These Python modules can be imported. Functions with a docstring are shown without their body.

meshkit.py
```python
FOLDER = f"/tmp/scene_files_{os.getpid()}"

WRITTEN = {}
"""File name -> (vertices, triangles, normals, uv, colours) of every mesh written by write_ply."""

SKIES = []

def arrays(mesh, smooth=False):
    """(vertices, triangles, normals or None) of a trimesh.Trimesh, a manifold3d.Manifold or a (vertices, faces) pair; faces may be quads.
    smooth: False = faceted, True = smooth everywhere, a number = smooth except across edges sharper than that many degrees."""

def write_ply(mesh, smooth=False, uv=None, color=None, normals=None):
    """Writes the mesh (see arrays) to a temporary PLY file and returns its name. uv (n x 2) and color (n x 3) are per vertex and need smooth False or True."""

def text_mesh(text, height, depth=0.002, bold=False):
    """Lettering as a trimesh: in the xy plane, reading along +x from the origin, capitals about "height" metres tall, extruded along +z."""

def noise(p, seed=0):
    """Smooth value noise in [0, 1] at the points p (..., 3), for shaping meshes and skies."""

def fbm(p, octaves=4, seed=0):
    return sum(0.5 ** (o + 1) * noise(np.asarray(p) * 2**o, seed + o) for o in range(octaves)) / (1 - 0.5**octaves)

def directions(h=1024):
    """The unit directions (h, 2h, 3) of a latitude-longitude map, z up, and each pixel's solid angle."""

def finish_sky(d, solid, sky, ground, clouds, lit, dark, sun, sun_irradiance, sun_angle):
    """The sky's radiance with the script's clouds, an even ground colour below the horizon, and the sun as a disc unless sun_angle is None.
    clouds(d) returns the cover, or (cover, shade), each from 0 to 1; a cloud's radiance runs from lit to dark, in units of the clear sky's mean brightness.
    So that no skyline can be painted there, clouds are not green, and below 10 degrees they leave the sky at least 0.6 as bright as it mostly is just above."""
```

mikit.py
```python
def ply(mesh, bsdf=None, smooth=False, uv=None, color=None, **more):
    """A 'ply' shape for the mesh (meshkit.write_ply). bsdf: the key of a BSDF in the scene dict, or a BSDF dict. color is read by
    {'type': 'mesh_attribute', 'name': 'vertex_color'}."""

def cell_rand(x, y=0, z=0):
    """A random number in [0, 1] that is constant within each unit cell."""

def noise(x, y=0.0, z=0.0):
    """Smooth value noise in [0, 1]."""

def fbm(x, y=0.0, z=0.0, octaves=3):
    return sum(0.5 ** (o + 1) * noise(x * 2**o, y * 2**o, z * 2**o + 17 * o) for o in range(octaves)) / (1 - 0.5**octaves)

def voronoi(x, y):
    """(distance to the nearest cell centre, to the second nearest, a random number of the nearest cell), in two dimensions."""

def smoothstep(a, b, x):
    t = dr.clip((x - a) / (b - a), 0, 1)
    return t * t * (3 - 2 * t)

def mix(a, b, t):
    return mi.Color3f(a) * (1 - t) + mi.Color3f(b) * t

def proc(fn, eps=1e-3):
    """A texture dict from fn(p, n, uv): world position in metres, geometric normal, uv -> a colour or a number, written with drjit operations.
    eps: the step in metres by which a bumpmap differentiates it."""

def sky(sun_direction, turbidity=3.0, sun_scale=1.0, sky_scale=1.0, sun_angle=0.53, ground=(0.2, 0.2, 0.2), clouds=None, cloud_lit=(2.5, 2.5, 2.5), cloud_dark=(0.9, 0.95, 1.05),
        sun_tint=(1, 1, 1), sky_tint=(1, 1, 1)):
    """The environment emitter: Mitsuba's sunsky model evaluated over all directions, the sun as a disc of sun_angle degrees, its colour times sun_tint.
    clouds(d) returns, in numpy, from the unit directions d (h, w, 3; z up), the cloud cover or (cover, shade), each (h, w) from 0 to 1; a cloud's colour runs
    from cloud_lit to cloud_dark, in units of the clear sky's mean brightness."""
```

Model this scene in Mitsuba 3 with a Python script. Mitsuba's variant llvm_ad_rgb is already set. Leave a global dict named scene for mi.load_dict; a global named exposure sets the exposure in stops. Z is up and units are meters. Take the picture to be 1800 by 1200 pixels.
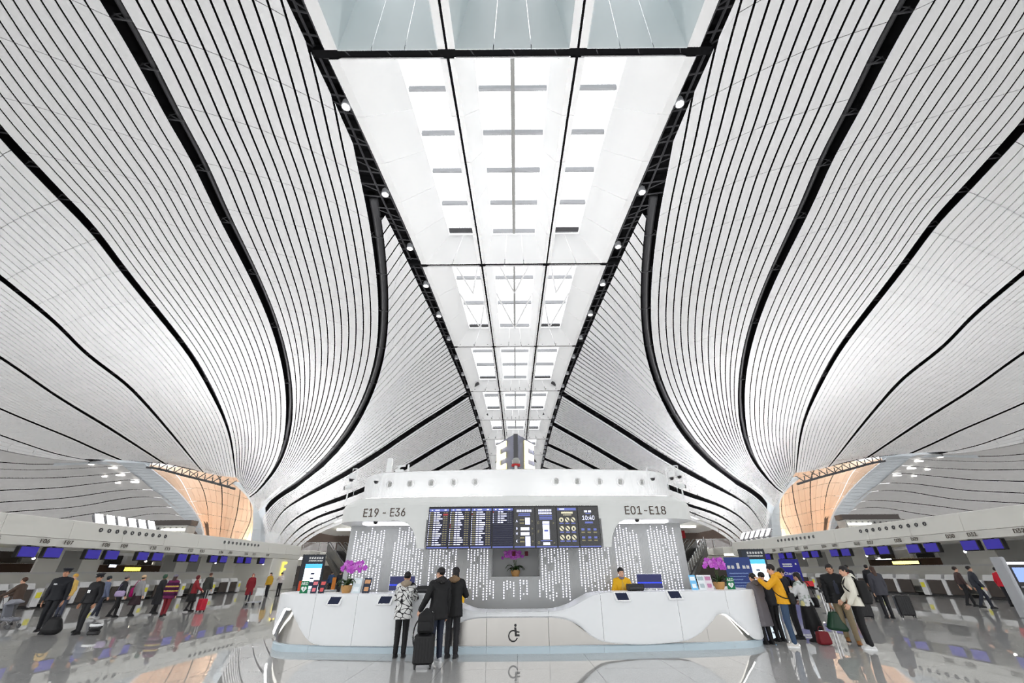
import math, random
import numpy as np
import trimesh
import manifold3d as m3
import shapely
from shapely.geometry import Polygon, box as sbox
import drjit as dr
import mitsuba as mi
import mikit, meshkit

# ------------------------------------------------------------------ camera, sky, exposure
T = mi.ScalarTransform4f
EYE, PITCH, FOCAL, ROLL = 1.65, math.atan(403 / 715.0), 715.0, math.radians(0.37) / math.cos(math.atan(403 / 715.0))
exposure = 1.72
scene, labels = {}, {}
scene['camera'] = {
    'type': 'perspective', 'fov': math.degrees(2 * math.atan(900 / FOCAL)), 'fov_axis': 'x',
    'principal_point_offset_x': -5 / 1800.0, 'near_clip': 0.05, 'far_clip': 2000.0,
    'to_world': T().look_at(origin=[0, 0, EYE], target=[0, math.cos(PITCH), EYE + math.sin(PITCH)], up=[ROLL, 0, 1]),
}


def overcast(d):
    n = meshkit.fbm(d * 2.5, octaves=3, seed=3)
    return np.ones(d.shape[:2]), np.clip((n - 0.35) * 0.9, 0, 1)


scene['sky'] = mikit.sky([0.3, -0.5, 0.8], turbidity=4.0, sun_scale=0.0, sky_scale=1.0, ground=(0.42, 0.42, 0.42), clouds=overcast,
                         cloud_lit=(4.4, 4.45, 4.5), cloud_dark=(3.2, 3.28, 3.4))
scene['sky']['sampling_weight'] = 40.0
UPLIGHT = 10.0       # radiance of the uplights on the canopy roofs of the check-in rows
GLOW = 0.28         # common level of the hall's small lamps, signs and screens

# ------------------------------------------------------------------ materials


def material(key, rgb, rough=0.5, metallic=0.0, spec=0.5, **more):
    scene[key] = {'type': 'twosided', 'bsdf': {'type': 'principled', 'base_color': {'type': 'rgb', 'value': list(rgb)} if not isinstance(rgb, dict) else rgb,
                                               'roughness': rough, 'metallic': metallic, 'specular': spec, **more}}
    return key


def matte(key, rgb):
    scene[key] = {'type': 'twosided', 'bsdf': {'type': 'diffuse', 'reflectance': {'type': 'rgb', 'value': list(rgb)} if not isinstance(rgb, dict) else rgb}}
    return key


def srgb(r, g, b):
    return tuple(((c / 255) / 12.92 if c <= 10 else ((c / 255 + 0.055) / 1.055) ** 2.4) for c in (r, g, b))


_PALETTE = {}


def colour(r, g, b, rough=0.6):
    """The key of a plain material of this sRGB colour, made once."""
    key = 'mat_c%02x%02x%02x_%d' % (r, g, b, int(rough * 100))
    if key not in _PALETTE:
        _PALETTE[key] = material(key, srgb(r, g, b), rough, 0.0, 0.35)
    return key


material('mat_white_panel', (0.84, 0.84, 0.84), 0.55, 0.0, 0.3)
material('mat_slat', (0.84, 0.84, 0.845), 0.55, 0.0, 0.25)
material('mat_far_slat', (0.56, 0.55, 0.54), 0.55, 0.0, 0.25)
matte('mat_void', (0.012, 0.012, 0.013))
material('mat_dark_steel', (0.06, 0.06, 0.065), 0.45, 0.0, 0.5)
material('mat_grey_bar', (0.40, 0.41, 0.43), 0.5)
material('mat_grey_pane_wall', (0.62, 0.67, 0.68), 0.35, 0.0, 0.4)
material('mat_rim', (0.62, 0.66, 0.69), 0.35, 0.0, 0.5)
material('mat_peach', (0.84, 0.60, 0.43), 0.5, 0.0, 0.3)
material('mat_solid_white', (0.76, 0.77, 0.77), 0.28, 0.0, 0.5)
material('mat_warm_grey', (0.72, 0.71, 0.66), 0.45, 0.0, 0.4)
material('mat_mid_grey', (0.30, 0.30, 0.285), 0.5)
material('mat_brown', (0.050, 0.038, 0.032), 0.45)
material('mat_black', (0.012, 0.012, 0.013), 0.5)
material('mat_black_gloss', (0.01, 0.01, 0.012), 0.12, 0.0, 0.6)
material('mat_aluminium', (0.62, 0.62, 0.62), 0.28, 1.0)
material('mat_steel', (0.47, 0.455, 0.43), 0.14, 1.0)
matte('mat_lens', (0.93, 0.93, 0.92))
scene['mat_glass'] = {'type': 'thindielectric', 'int_ior': 1.5}


def emitter(rgb, weight=0.25):
    """An area light; weight is its share of the light samples."""
    return {'type': 'area', 'sampling_weight': float(weight), 'radiance': {'type': 'rgb', 'value': list(rgb)}}


# ------------------------------------------------------------------ shape helpers


def numbered(key):
    """key, or key_001, key_002 ... where it is taken (by an entry or as the start of one)."""
    if key not in _TAKEN:
        _TAKEN[key] = 0
        return key
    _TAKEN[key] += 1
    return '%s_%03d' % (key, _TAKEN[key])


_TAKEN = {}


def thing(name, label=None, category=None, group=None, kind=None):
    key = numbered(name)
    d = {}
    if label: d['label'] = label
    if category: d['category'] = category
    if group: d['group'] = group
    if kind: d['kind'] = kind
    if d: labels[key] = d
    return key


def put(key, mesh, mat, smooth=False, light=None, **more):
    sh = mikit.ply(mesh, mat, smooth=smooth, **more)
    if light is not None:
        sh['emitter'] = emitter([GLOW * c for c in light])
    scene[key] = sh
    return key


def part(parent, name, mesh, mat, smooth=False, label=None, kind=None, light=None, **more):
    key = numbered(parent + '__' + name)
    put(key, mesh, mat, smooth, light, **more)
    d = {}
    if label: d['label'] = label
    if kind: d['kind'] = kind
    if d: labels[key] = d
    return key


def whole(name, mesh, mat, label, category, group=None, smooth=False, light=None, kind=None, **more):
    key = thing(name, label, category, group, kind)
    return put(key, mesh, mat, smooth, light, **more)


def tm(v, f):
    return trimesh.Trimesh(np.asarray(v, float), np.asarray(f, int), process=False)


def moved(m, x=0, y=0, z=0, rz=0, scale=None):
    v = np.array(m.vertices, float)
    if scale is not None: v = v * np.asarray(scale, float)
    c, s = math.cos(rz), math.sin(rz)
    v = np.stack([v[:, 0] * c - v[:, 1] * s + x, v[:, 0] * s + v[:, 1] * c + y, v[:, 2] + z], 1)
    return tm(v, m.faces)


def mirror(m):
    return tm(np.array(m.vertices) * [-1, 1, 1], np.array(m.faces)[:, ::-1])


def join(*ms):
    ms = [m for m in (ms[0] if len(ms) == 1 and isinstance(ms[0], (list, tuple)) else ms) if m is not None]
    v, f, n = [], [], 0
    for m in ms:
        v.append(np.array(m.vertices)); f.append(np.array(m.faces) + n); n += len(m.vertices)
    return tm(np.vstack(v), np.vstack(f))


def box(x0, x1, y0, y1, z0, z1, bevel=0.0):
    x0, x1 = sorted((x0, x1)); y0, y1 = sorted((y0, y1)); z0, z1 = sorted((z0, z1))
    if bevel <= 0:
        m = trimesh.creation.box(extents=(x1 - x0, y1 - y0, z1 - z0))
        m.apply_translation(((x0 + x1) / 2, (y0 + y1) / 2, (z0 + z1) / 2))
        return tm(m.vertices, m.faces)
    b = min(bevel, (x1 - x0) / 2.01, (y1 - y0) / 2.01, (z1 - z0) / 2.01)
    pts = []
    for sx, sy, sz in ((0, 1, 1), (1, 0, 1), (1, 1, 0)):
        for x in (x0 + b * sx, x1 - b * sx):
            for y in (y0 + b * sy, y1 - b * sy):
                for z in (z0 + b * sz, z1 - b * sz):
                    pts.append((x, y, z))
    return mani(m3.Manifold.hull_points(np.array(pts)))


def mani(m):
    q = m.to_mesh()
    return tm(np.array(q.vert_properties)[:, :3], np.array(q.tri_verts))


def tube(pts, r, n=8, caps=True):
    p = np.asarray(pts, float)
    r = np.broadcast_to(np.asarray(r, float), (len(p),))
    t = np.gradient(p, axis=0); t /= np.linalg.norm(t, axis=1, keepdims=True) + 1e-12
    up = np.array([0, 0, 1.0]) if abs(t[:, 2]).mean() < 0.9 else np.array([1.0, 0, 0])
    a = np.cross(t, up); a /= np.linalg.norm(a, axis=1, keepdims=True) + 1e-12
    b = np.cross(a, t)
    th = np.arange(n) * 2 * math.pi / n
    v = p[:, None] + r[:, None, None] * (np.cos(th)[None, :, None] * a[:, None] + np.sin(th)[None, :, None] * b[:, None])
    v = v.reshape(-1, 3); f = []
    for i in range(len(p) - 1):
        for j in range(n):
            q = [i * n + j, i * n + (j + 1) % n, (i + 1) * n + (j + 1) % n, (i + 1) * n + j]
            f += [[q[0], q[2], q[1]], [q[0], q[3], q[2]]]
    if caps:
        c0, c1 = len(v), len(v) + 1
        v = np.vstack([v, p[0], p[-1]])
        for j in range(n):
            f += [[c0, j, (j + 1) % n], [c1, (len(p) - 1) * n + (j + 1) % n, (len(p) - 1) * n + j]]
    m = tm(v, f)
    return m


def lathe(profile, n=16):
    """Revolve (r, z) points about z."""
    pr = np.asarray(profile, float); th = np.arange(n) * 2 * math.pi / n
    v = np.stack([pr[:, None, 0] * np.cos(th), pr[:, None, 0] * np.sin(th), np.repeat(pr[:, 1:2], n, 1)], -1).reshape(-1, 3)
    f = []
    for i in range(len(pr) - 1):
        for j in range(n):
            a, b, c, d = i * n + j, i * n + (j + 1) % n, (i + 1) * n + (j + 1) % n, (i + 1) * n + j
            f += [[a, b, c], [a, c, d]]
    return tm(v, f)


def extrude(poly, h, z=0):
    ms = [trimesh.creation.extrude_polygon(g, h, engine='earcut') for g in getattr(poly, 'geoms', [poly])]
    m = join([tm(a.vertices, a.faces) for a in ms])
    return moved(m, z=z)


def frame(m, o, ex, ey, ez):
    """Local x, y, z of the mesh laid along the world vectors ex, ey, ez from o."""
    v = np.array(m.vertices)
    M = np.stack([np.asarray(ex, float), np.asarray(ey, float), np.asarray(ez, float)], 0)
    flip = np.linalg.det(M) < 0
    return tm(v @ M + np.asarray(o, float), np.array(m.faces)[:, ::-1] if flip else m.faces)


def sheet(rows, thick=0.0, closed=True):
    """A quad sheet through a grid of points (r, c, 3); with a thickness vector it becomes a slab."""
    g = np.asarray(rows, float); R, C = g.shape[:2]
    v = g.reshape(-1, 3)
    idx = np.arange(R * C).reshape(R, C)
    a, b, c, d = idx[:-1, :-1].ravel(), idx[:-1, 1:].ravel(), idx[1:, 1:].ravel(), idx[1:, :-1].ravel()
    f = np.vstack([np.stack([a, b, c], 1), np.stack([a, c, d], 1)])
    if np.any(np.asarray(thick)):
        off = np.broadcast_to(np.asarray(thick, float) if np.ndim(thick) else np.array([0, 0, thick]), v.shape if np.ndim(thick) == 2 else (3,))
        v2 = v + off
        f2 = f[:, ::-1] + len(v)
        ring = np.r_[idx[0, :], idx[1:, -1], idx[-1, -2::-1], idx[-2:0:-1, 0]]
        nx = np.roll(ring, -1)
        s = np.vstack([np.stack([ring, ring + len(v), nx], 1), np.stack([nx, ring + len(v), nx + len(v)], 1)])
        m = tm(np.vstack([v, v2]), np.vstack([f, f2, s]))
        return m if m.volume >= 0 else tm(m.vertices, np.array(m.faces)[:, ::-1])
    return tm(v, f)


def words(text, height, depth=0.01, bold=False, centre=True):
    m = meshkit.text_mesh(text, height, depth, bold)
    v = np.array(m.vertices)
    if centre:
        v[:, 0] -= (v[:, 0].min() + v[:, 0].max()) / 2
    return tm(v, m.faces)


rng = random.Random(7)
ORDINAL = ('first second third fourth fifth sixth seventh eighth ninth tenth eleventh twelfth thirteenth fourteenth fifteenth sixteenth seventeenth eighteenth nineteenth twentieth twenty-first twenty-second').split()

# ------------------------------------------------------------------ the roof: plan curves of its wide joints, fitted in metres
GUIDES = {
'K0': [[-72.96,49.16],[-73.94,51.19],[-74.8,53.2],[-75.52,55.18],[-76.06,57.11],[-76.41,58.96],[-76.54,60.7],[-76.41,62.31],[-76.06,63.79],[-75.53,65.18],[-74.88,66.53],[-73.92,67.64],[-72.58,68.4],[-70.94,68.9]],
'F': [[-69.32,49.51],[-69.61,50.71],[-69.9,51.95],[-70.19,53.24],[-70.47,54.57],[-70.77,55.95],[-71.06,57.38],[-71.33,58.84],[-71.59,60.36],[-71.86,61.93],[-71.98,63.42],[-71.88,64.76],[-71.63,66.0],[-71.18,67.1]],
'E': [[-58.7,37.08],[-59.44,38.87],[-60.16,40.74],[-60.84,42.69],[-61.5,44.73],[-62.11,46.85],[-62.61,49.02],[-63.03,51.27],[-63.4,53.61],[-63.71,56.05],[-64.09,58.73],[-64.62,61.75],[-65.04,64.88],[-65.38,68.17]],
'D': [[-47.33,26.4],[-47.75,28.01],[-48.28,29.81],[-48.93,31.82],[-49.7,34.09],[-50.64,36.67],[-51.83,39.68],[-53.14,43.05],[-54.31,46.63],[-55.29,50.4],[-56.12,54.41],[-56.83,58.71],[-57.33,63.25],[-57.9,68.4]],
'C': [[-36.76,18.55],[-37.15,20.07],[-37.62,21.77],[-38.17,23.7],[-38.82,25.87],[-39.6,28.37],[-40.71,31.38],[-42.24,35.05],[-43.37,38.87],[-44.59,43.26],[-46.65,48.97],[-48.55,55.17],[-49.5,60.94],[-49.85,66.63]],
'B': [[-25.18,8.79],[-25.78,10.16],[-26.34,11.67],[-26.85,13.35],[-27.25,15.21],[-27.65,17.32],[-28.15,19.82],[-29.16,23.04],[-30.32,26.93],[-31.62,31.66],[-33.41,37.73],[-36.38,46.0],[-39.78,55.62],[-41.83,62.77]],
'A': [[-16.26,4.59],[-16.49,5.76],[-16.73,7.11],[-16.96,8.66],[-17.29,10.5],[-17.75,12.73],[-18.23,15.41],[-19.06,18.82],[-19.92,23.06],[-21.07,28.5],[-22.97,35.62],[-26.1,44.47],[-31.14,54.27],[-39.72,63.98]],
'G0': [[-7.21,5.32],[-7.35,6.7],[-7.54,8.32],[-7.81,10.25],[-8.2,12.59],[-8.69,15.45],[-9.2,18.99],[-10.01,23.48],[-11.31,29.15],[-13.55,36.04],[-17.13,43.16],[-22.13,49.81],[-28.96,56.26],[-37.87,64.23]],
'L1': [[-5.12,40.75],[-7.07,42.42],[-9.12,44.07],[-11.25,45.72],[-13.46,47.42],[-15.69,49.03],[-18.01,50.58],[-20.44,52.13],[-23.01,53.76],[-25.76,55.55],[-28.74,57.67],[-31.94,60.31],[-34.44,62.93],[-36.69,65.89]],
'L2': [[-4.43,45.9],[-6.39,47.29],[-8.41,48.67],[-10.47,50.04],[-12.58,51.41],[-14.74,52.63],[-16.94,53.71],[-19.22,54.75],[-21.58,55.69],[-24.09,56.7],[-26.76,57.99],[-29.54,59.75],[-32.11,61.87],[-34.13,64.01]],
'L3': [[-3.99,49.82],[-5.97,50.87],[-7.97,51.95],[-10.0,53.06],[-12.08,53.94],[-14.2,54.73],[-16.33,55.37],[-18.5,56.02],[-20.72,56.71],[-23.02,57.48],[-25.44,58.36],[-27.92,59.65],[-30.3,61.33],[-32.42,63.12]],
'L4': [[-3.72,52.85],[-5.71,53.6],[-7.72,54.25],[-9.76,54.81],[-11.8,55.33],[-13.86,55.83],[-15.92,56.25],[-17.99,56.72],[-20.09,57.27],[-22.23,57.94],[-24.45,58.75],[-26.73,59.76],[-29.04,61.07],[-31.11,62.58]],
'L5': [[-3.6,54.84],[-5.61,55.21],[-7.63,55.57],[-9.64,55.93],[-11.65,56.29],[-13.67,56.67],[-15.67,56.99],[-17.69,57.33],[-19.73,57.77],[-21.81,58.33],[-23.93,59.03],[-26.12,59.92],[-28.31,61.05],[-30.26,62.41]],
'L6': [[-3.46,56.88],[-5.54,57.15],[-7.6,57.38],[-9.66,57.59],[-11.71,57.79],[-13.75,57.99],[-15.78,58.09],[-17.83,58.24],[-19.89,58.49],[-21.98,58.91],[-24.11,59.52],[-26.31,60.37],[-28.42,61.49],[-30.36,62.79]],
'T0': [[-8.38,19.12],[-8.88,19.71],[-9.4,20.33],[-9.94,20.97],[-10.51,21.62],[-11.1,22.31],[-11.71,23.01],[-12.36,23.74],[-13.03,24.5],[-13.72,25.28],[-14.43,26.05],[-15.14,26.81],[-15.89,27.6],[-16.66,28.42]],
'T4': [[-8.02,22.49],[-8.54,23.19],[-9.08,23.92],[-9.64,24.68],[-10.22,25.47],[-10.82,26.3],[-11.43,27.16],[-12.08,28.04],[-12.76,28.96],[-13.47,29.9],[-14.2,30.85],[-14.93,31.76],[-15.69,32.7],[-16.49,33.67]],
'T12': [[-7.04,29.27],[-8.06,30.54],[-9.11,31.88],[-10.22,33.29],[-11.37,34.77],[-12.57,36.31],[-13.83,37.91],[-15.11,39.45],[-16.42,41.02],[-17.79,42.63],[-19.23,44.26],[-20.74,45.91],[-22.34,47.6],[-24.02,49.35]],
'T16': [[-6.51,32.17],[-7.8,33.65],[-9.16,35.21],[-10.59,36.85],[-12.08,38.55],[-13.64,40.33],[-15.22,42.06],[-16.85,43.79],[-18.56,45.56],[-20.35,47.37],[-22.24,49.21],[-24.25,51.1],[-26.45,53.06],[-28.89,55.22]],
'T24': [[-5.7,35.79],[-7.48,37.48],[-9.36,39.22],[-11.34,41.02],[-13.38,42.97],[-15.42,44.96],[-17.55,46.93],[-19.79,48.92],[-22.16,50.96],[-24.67,53.11],[-27.44,55.4],[-30.64,58.01],[-34.11,61.08],[-36.97,64.05]],
}
FAR = {
'K1': [[-97.69,73.0,19.55],[-94.17,72.66,19.21],[-90.69,72.31,18.9],[-87.23,71.95,18.6],[-83.83,71.57,18.34],[-80.53,71.19,18.24],[-77.26,70.78,18.19],[-74.03,70.34,18.17],[-70.83,69.86,18.26],[-67.38,69.2,18.05]],
'K2': [[-100.88,76.0,19.05],[-96.74,75.37,18.64],[-92.68,74.73,18.3],[-88.68,74.06,17.99],[-84.78,73.37,17.79],[-80.97,72.66,17.7],[-77.19,71.91,17.63],[-73.43,71.1,17.57],[-69.66,70.21,17.53],[-65.68,69.0,17.44]],
'K3': [[-106.23,81.0,18.24],[-101.2,79.89,17.84],[-96.3,78.76,17.52],[-91.49,77.59,17.25],[-86.75,76.39,16.99],[-82.1,75.13,16.78],[-77.54,73.81,16.68],[-73.02,72.39,16.57],[-68.47,70.82,16.46],[-63.56,68.7,16.27]],
'K4': [[-109.58,85.0,16.19],[-103.92,83.5,16.05],[-98.34,81.96,15.91],[-92.84,80.37,15.74],[-87.42,78.74,15.57],[-82.13,77.03,15.47],[-76.98,75.23,15.51],[-71.84,73.31,15.49],[-66.65,71.18,15.43],[-60.85,68.3,14.92]],
'K5': [[-113.1,89.0,14.41],[-106.65,87.1,14.33],[-100.31,85.16,14.25],[-94.08,83.15,14.14],[-87.97,81.08,14.04],[-82.0,78.93,13.99],[-76.21,76.66,14.1],[-70.47,74.23,14.18],[-64.58,71.54,13.97],[-57.96,67.9,13.27]],
'K6': [[-116.67,93.0,12.71],[-109.45,90.7,12.8],[-102.32,88.34,12.82],[-95.29,85.91,12.76],[-88.4,83.4,12.68],[-81.7,80.78,12.65],[-75.29,78.03,12.87],[-68.97,75.09,13.1],[-62.4,71.81,12.88],[-55.01,67.4,11.9]],
'K7': [[-119.63,97.0,10.07],[-111.72,94.3,10.45],[-103.93,91.54,10.76],[-96.28,88.69,11.0],[-88.8,85.75,11.2],[-81.51,82.68,11.45],[-74.33,79.46,11.59],[-67.19,76.01,11.59],[-60.0,72.17,11.36],[-51.92,67.0,10.27]],
'K8': [[-122.94,101.0,7.98],[-114.43,97.91,8.69],[-105.99,94.73,9.23],[-97.65,91.47,9.63],[-89.46,88.1,9.9],[-81.41,84.58,10.06],[-73.59,80.88,10.25],[-66.01,76.93,10.58],[-58.28,72.53,10.34],[-49.47,66.6,8.77]],
'K9': [[-126.09,105.0,5.63],[-116.98,101.51,6.63],[-107.9,97.93,7.37],[-98.94,94.25,7.94],[-90.17,90.44,8.41],[-81.59,86.48,8.78],[-73.24,82.31,9.15],[-65.07,77.85,9.46],[-56.71,72.89,8.94],[-47.32,66.2,7.24]],
}
RIM_OUT = [[-67.19,69.5,18.12],[-64.96,69.18,16.99],[-62.8,68.86,15.76],[-60.65,68.55,14.65],[-58.55,68.23,13.56],[-56.53,67.91,12.43],[-54.57,67.59,11.27],[-52.67,67.27,10.14],[-50.81,66.95,9.04],[-49.01,66.64,7.93],[-47.28,66.32,6.8],[-45.93,66.0,5.48]]
RIM_IN = [[-61.75,68.6,17.63],[-59.84,68.29,16.57],[-57.95,67.98,15.57],[-56.12,67.67,14.56],[-54.35,67.36,13.51],[-52.64,67.05,12.44],[-51.01,66.75,11.35],[-49.47,66.44,10.22],[-48.06,66.13,9.05],[-46.82,65.82,7.81],[-45.86,65.51,6.55],[-45.07,65.2,5.29]]
RIM2_IN = [[-42.99,64.2,13.46],[-42.14,64.35,12.93],[-41.32,64.51,12.33],[-40.56,64.66,11.67],[-39.88,64.82,10.93],[-39.35,64.97,10.12],[-39.17,65.13,9.28],[-38.98,65.28,8.42],[-38.82,65.44,7.57],[-38.77,65.59,6.74],[-38.74,65.75,5.92],[-38.69,65.9,5.11]]
RIM2_OUT = [[-42.14,63.4,13.64],[-41.33,63.58,13.01],[-40.56,63.76,12.34],[-39.82,63.95,11.65],[-39.13,64.13,10.92],[-38.5,64.31,10.15],[-37.97,64.49,9.34],[-37.56,64.67,8.49],[-37.33,64.85,7.63],[-37.22,65.04,6.77],[-37.11,65.22,5.92],[-37.0,65.4,5.08]]
SHELL = [
    [[-64.13,70.6,18.1],[-61.89,70.4,16.82],[-59.68,70.2,15.59],[-57.56,70.0,14.32],[-55.52,69.8,13.0],[-53.59,69.6,11.64],[-51.78,69.4,10.21],[-50.21,69.2,8.7],[-48.99,69.0,7.1],[-48.07,68.8,5.49]],
    [[-62.43,71.2,18.04],[-60.15,71.02,17.51],[-57.99,70.84,16.55],[-56.07,70.67,15.09],[-54.41,70.49,13.44],[-52.86,70.31,11.83],[-51.29,70.13,10.29],[-49.9,69.96,8.71],[-48.78,69.78,7.13],[-47.85,69.6,5.54]],
    [[-60.21,72.5,17.95],[-58.05,72.39,17.62],[-56.1,72.28,16.88],[-54.25,72.17,15.41],[-52.82,72.06,13.79],[-51.67,71.94,12.1],[-50.72,71.83,10.42],[-49.98,71.72,8.78],[-49.28,71.61,7.18],[-48.43,71.5,5.64]],
    [[-55.62,73.0,18.06],[-53.53,73.0,17.49],[-51.99,73.0,16.52],[-50.81,73.0,14.93],[-50.14,73.0,13.31],[-49.57,73.0,11.72],[-49.11,73.0,10.17],[-48.71,73.0,8.65],[-48.35,73.0,7.17],[-47.98,73.0,5.73]],
    [[-50.11,72.0,17.84],[-48.28,72.0,16.8],[-47.28,72.0,15.5],[-46.64,72.0,13.92],[-46.34,72.0,12.42],[-46.09,72.0,10.96],[-45.94,72.0,9.54],[-45.87,72.0,8.17],[-45.82,72.0,6.83],[-45.73,72.0,5.51]],
    [[-46.46,69.5,17.28],[-45.25,69.56,15.95],[-44.31,69.61,14.57],[-43.55,69.67,13.13],[-42.92,69.72,11.71],[-42.4,69.78,10.3],[-42.12,69.83,8.96],[-42.3,69.89,7.7],[-42.6,69.94,6.47],[-42.74,70.0,5.24]],
    [[-43.91,66.5,16.6],[-42.81,66.51,15.31],[-41.81,66.52,14.0],[-40.9,66.53,12.68],[-40.25,66.54,11.34],[-39.72,66.56,10.0],[-39.27,66.57,8.69],[-38.92,66.58,7.4],[-38.62,66.59,6.14],[-38.44,66.6,4.92]],
]
TRUSS = [[-60.93,68.2,17.35],[-58.09,67.51,16.86],[-55.27,66.83,16.2],[-52.51,66.14,15.53],[-49.81,65.46,14.9],[-47.23,64.84,14.3],[-44.81,64.37,13.71],[-42.42,63.9,13.07]]
EDGE = np.array([[-10.3, -50], [-9.9, -12], [-9.75, 0], [-9.55, 7.9], [-9.31, 10.06], [-9.05, 12.83], [-8.9, 15.38], [-8.66, 18.37], [-8.22, 21.44], [-7.7, 25.55], [-6.93, 30.48],
                 [-6.27, 34.51], [-5.44, 38.95], [-5.08, 41.03], [-4.34, 46.53], [-3.89, 50.53], [-3.53, 55.01], [-3.3, 60]])
BORDER = np.array([[-9.7, -50], [-9.3, -12], [-9.1, 0], [-8.87, 7.0], [-8.63, 10.06], [-8.3, 12.6], [-7.97, 15.36], [-7.6, 18.42], [-7.2, 21.55], [-6.86, 24.71], [-6.42, 28.2],
                   [-5.8, 32.9], [-4.92, 39.04], [-4.19, 44.32], [-3.56, 49.69], [-3.27, 54.66], [-3.1, 60]])


def xe(y): return np.interp(y, EDGE[:, 1], EDGE[:, 0])
def xb(y): return np.interp(y, BORDER[:, 1], BORDER[:, 0])


def roof_z(x, y):
    """Height of the left roof shell over the floor: high at the skylight spine, falling towards the C-shaped column."""
    x, y = np.asarray(x, float), np.asarray(y, float)
    dx, dy = x + 29.0288, y - 71.8638
    r = np.hypot(dx, dy) + 1e-9; c, s = dx / r, dy / r
    run = np.clip(20.8363 * (1 + 0.5949 * c + 0.253 * s + 0.2076 * (c * c - s * s) - 0.0526 * 2 * c * s), 2, 60)
    g = 1 - np.exp(-np.clip((r - 8.08) / run, 0, None) ** 1.0826)
    h = 22.85 + 0.026 * np.clip(y, -20, 150) - 0.10108 * np.clip(-x - 14, 0, None)
    return 2.2681 + (h - 2.2681) * g


def spine_z(y): return roof_z(xb(y), y)


def dense(a, n):
    """Resample a polyline at n equal steps of its own index, smoothly."""
    from scipy.interpolate import CubicSpline
    a = np.asarray(a, float)
    return CubicSpline(np.linspace(0, 1, len(a)), a)(np.linspace(0, 1, n))


NP = 72
GD = {k: dense(v, NP) for k, v in GUIDES.items()}
BACK = {k: 0 for k in GD}


def lengthen(a, dist, n):
    d = a[0] - a[3]; d /= np.linalg.norm(d)
    return np.vstack([a[0] + d * t for t in np.linspace(dist, 0, n, endpoint=False)] + [a])


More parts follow.
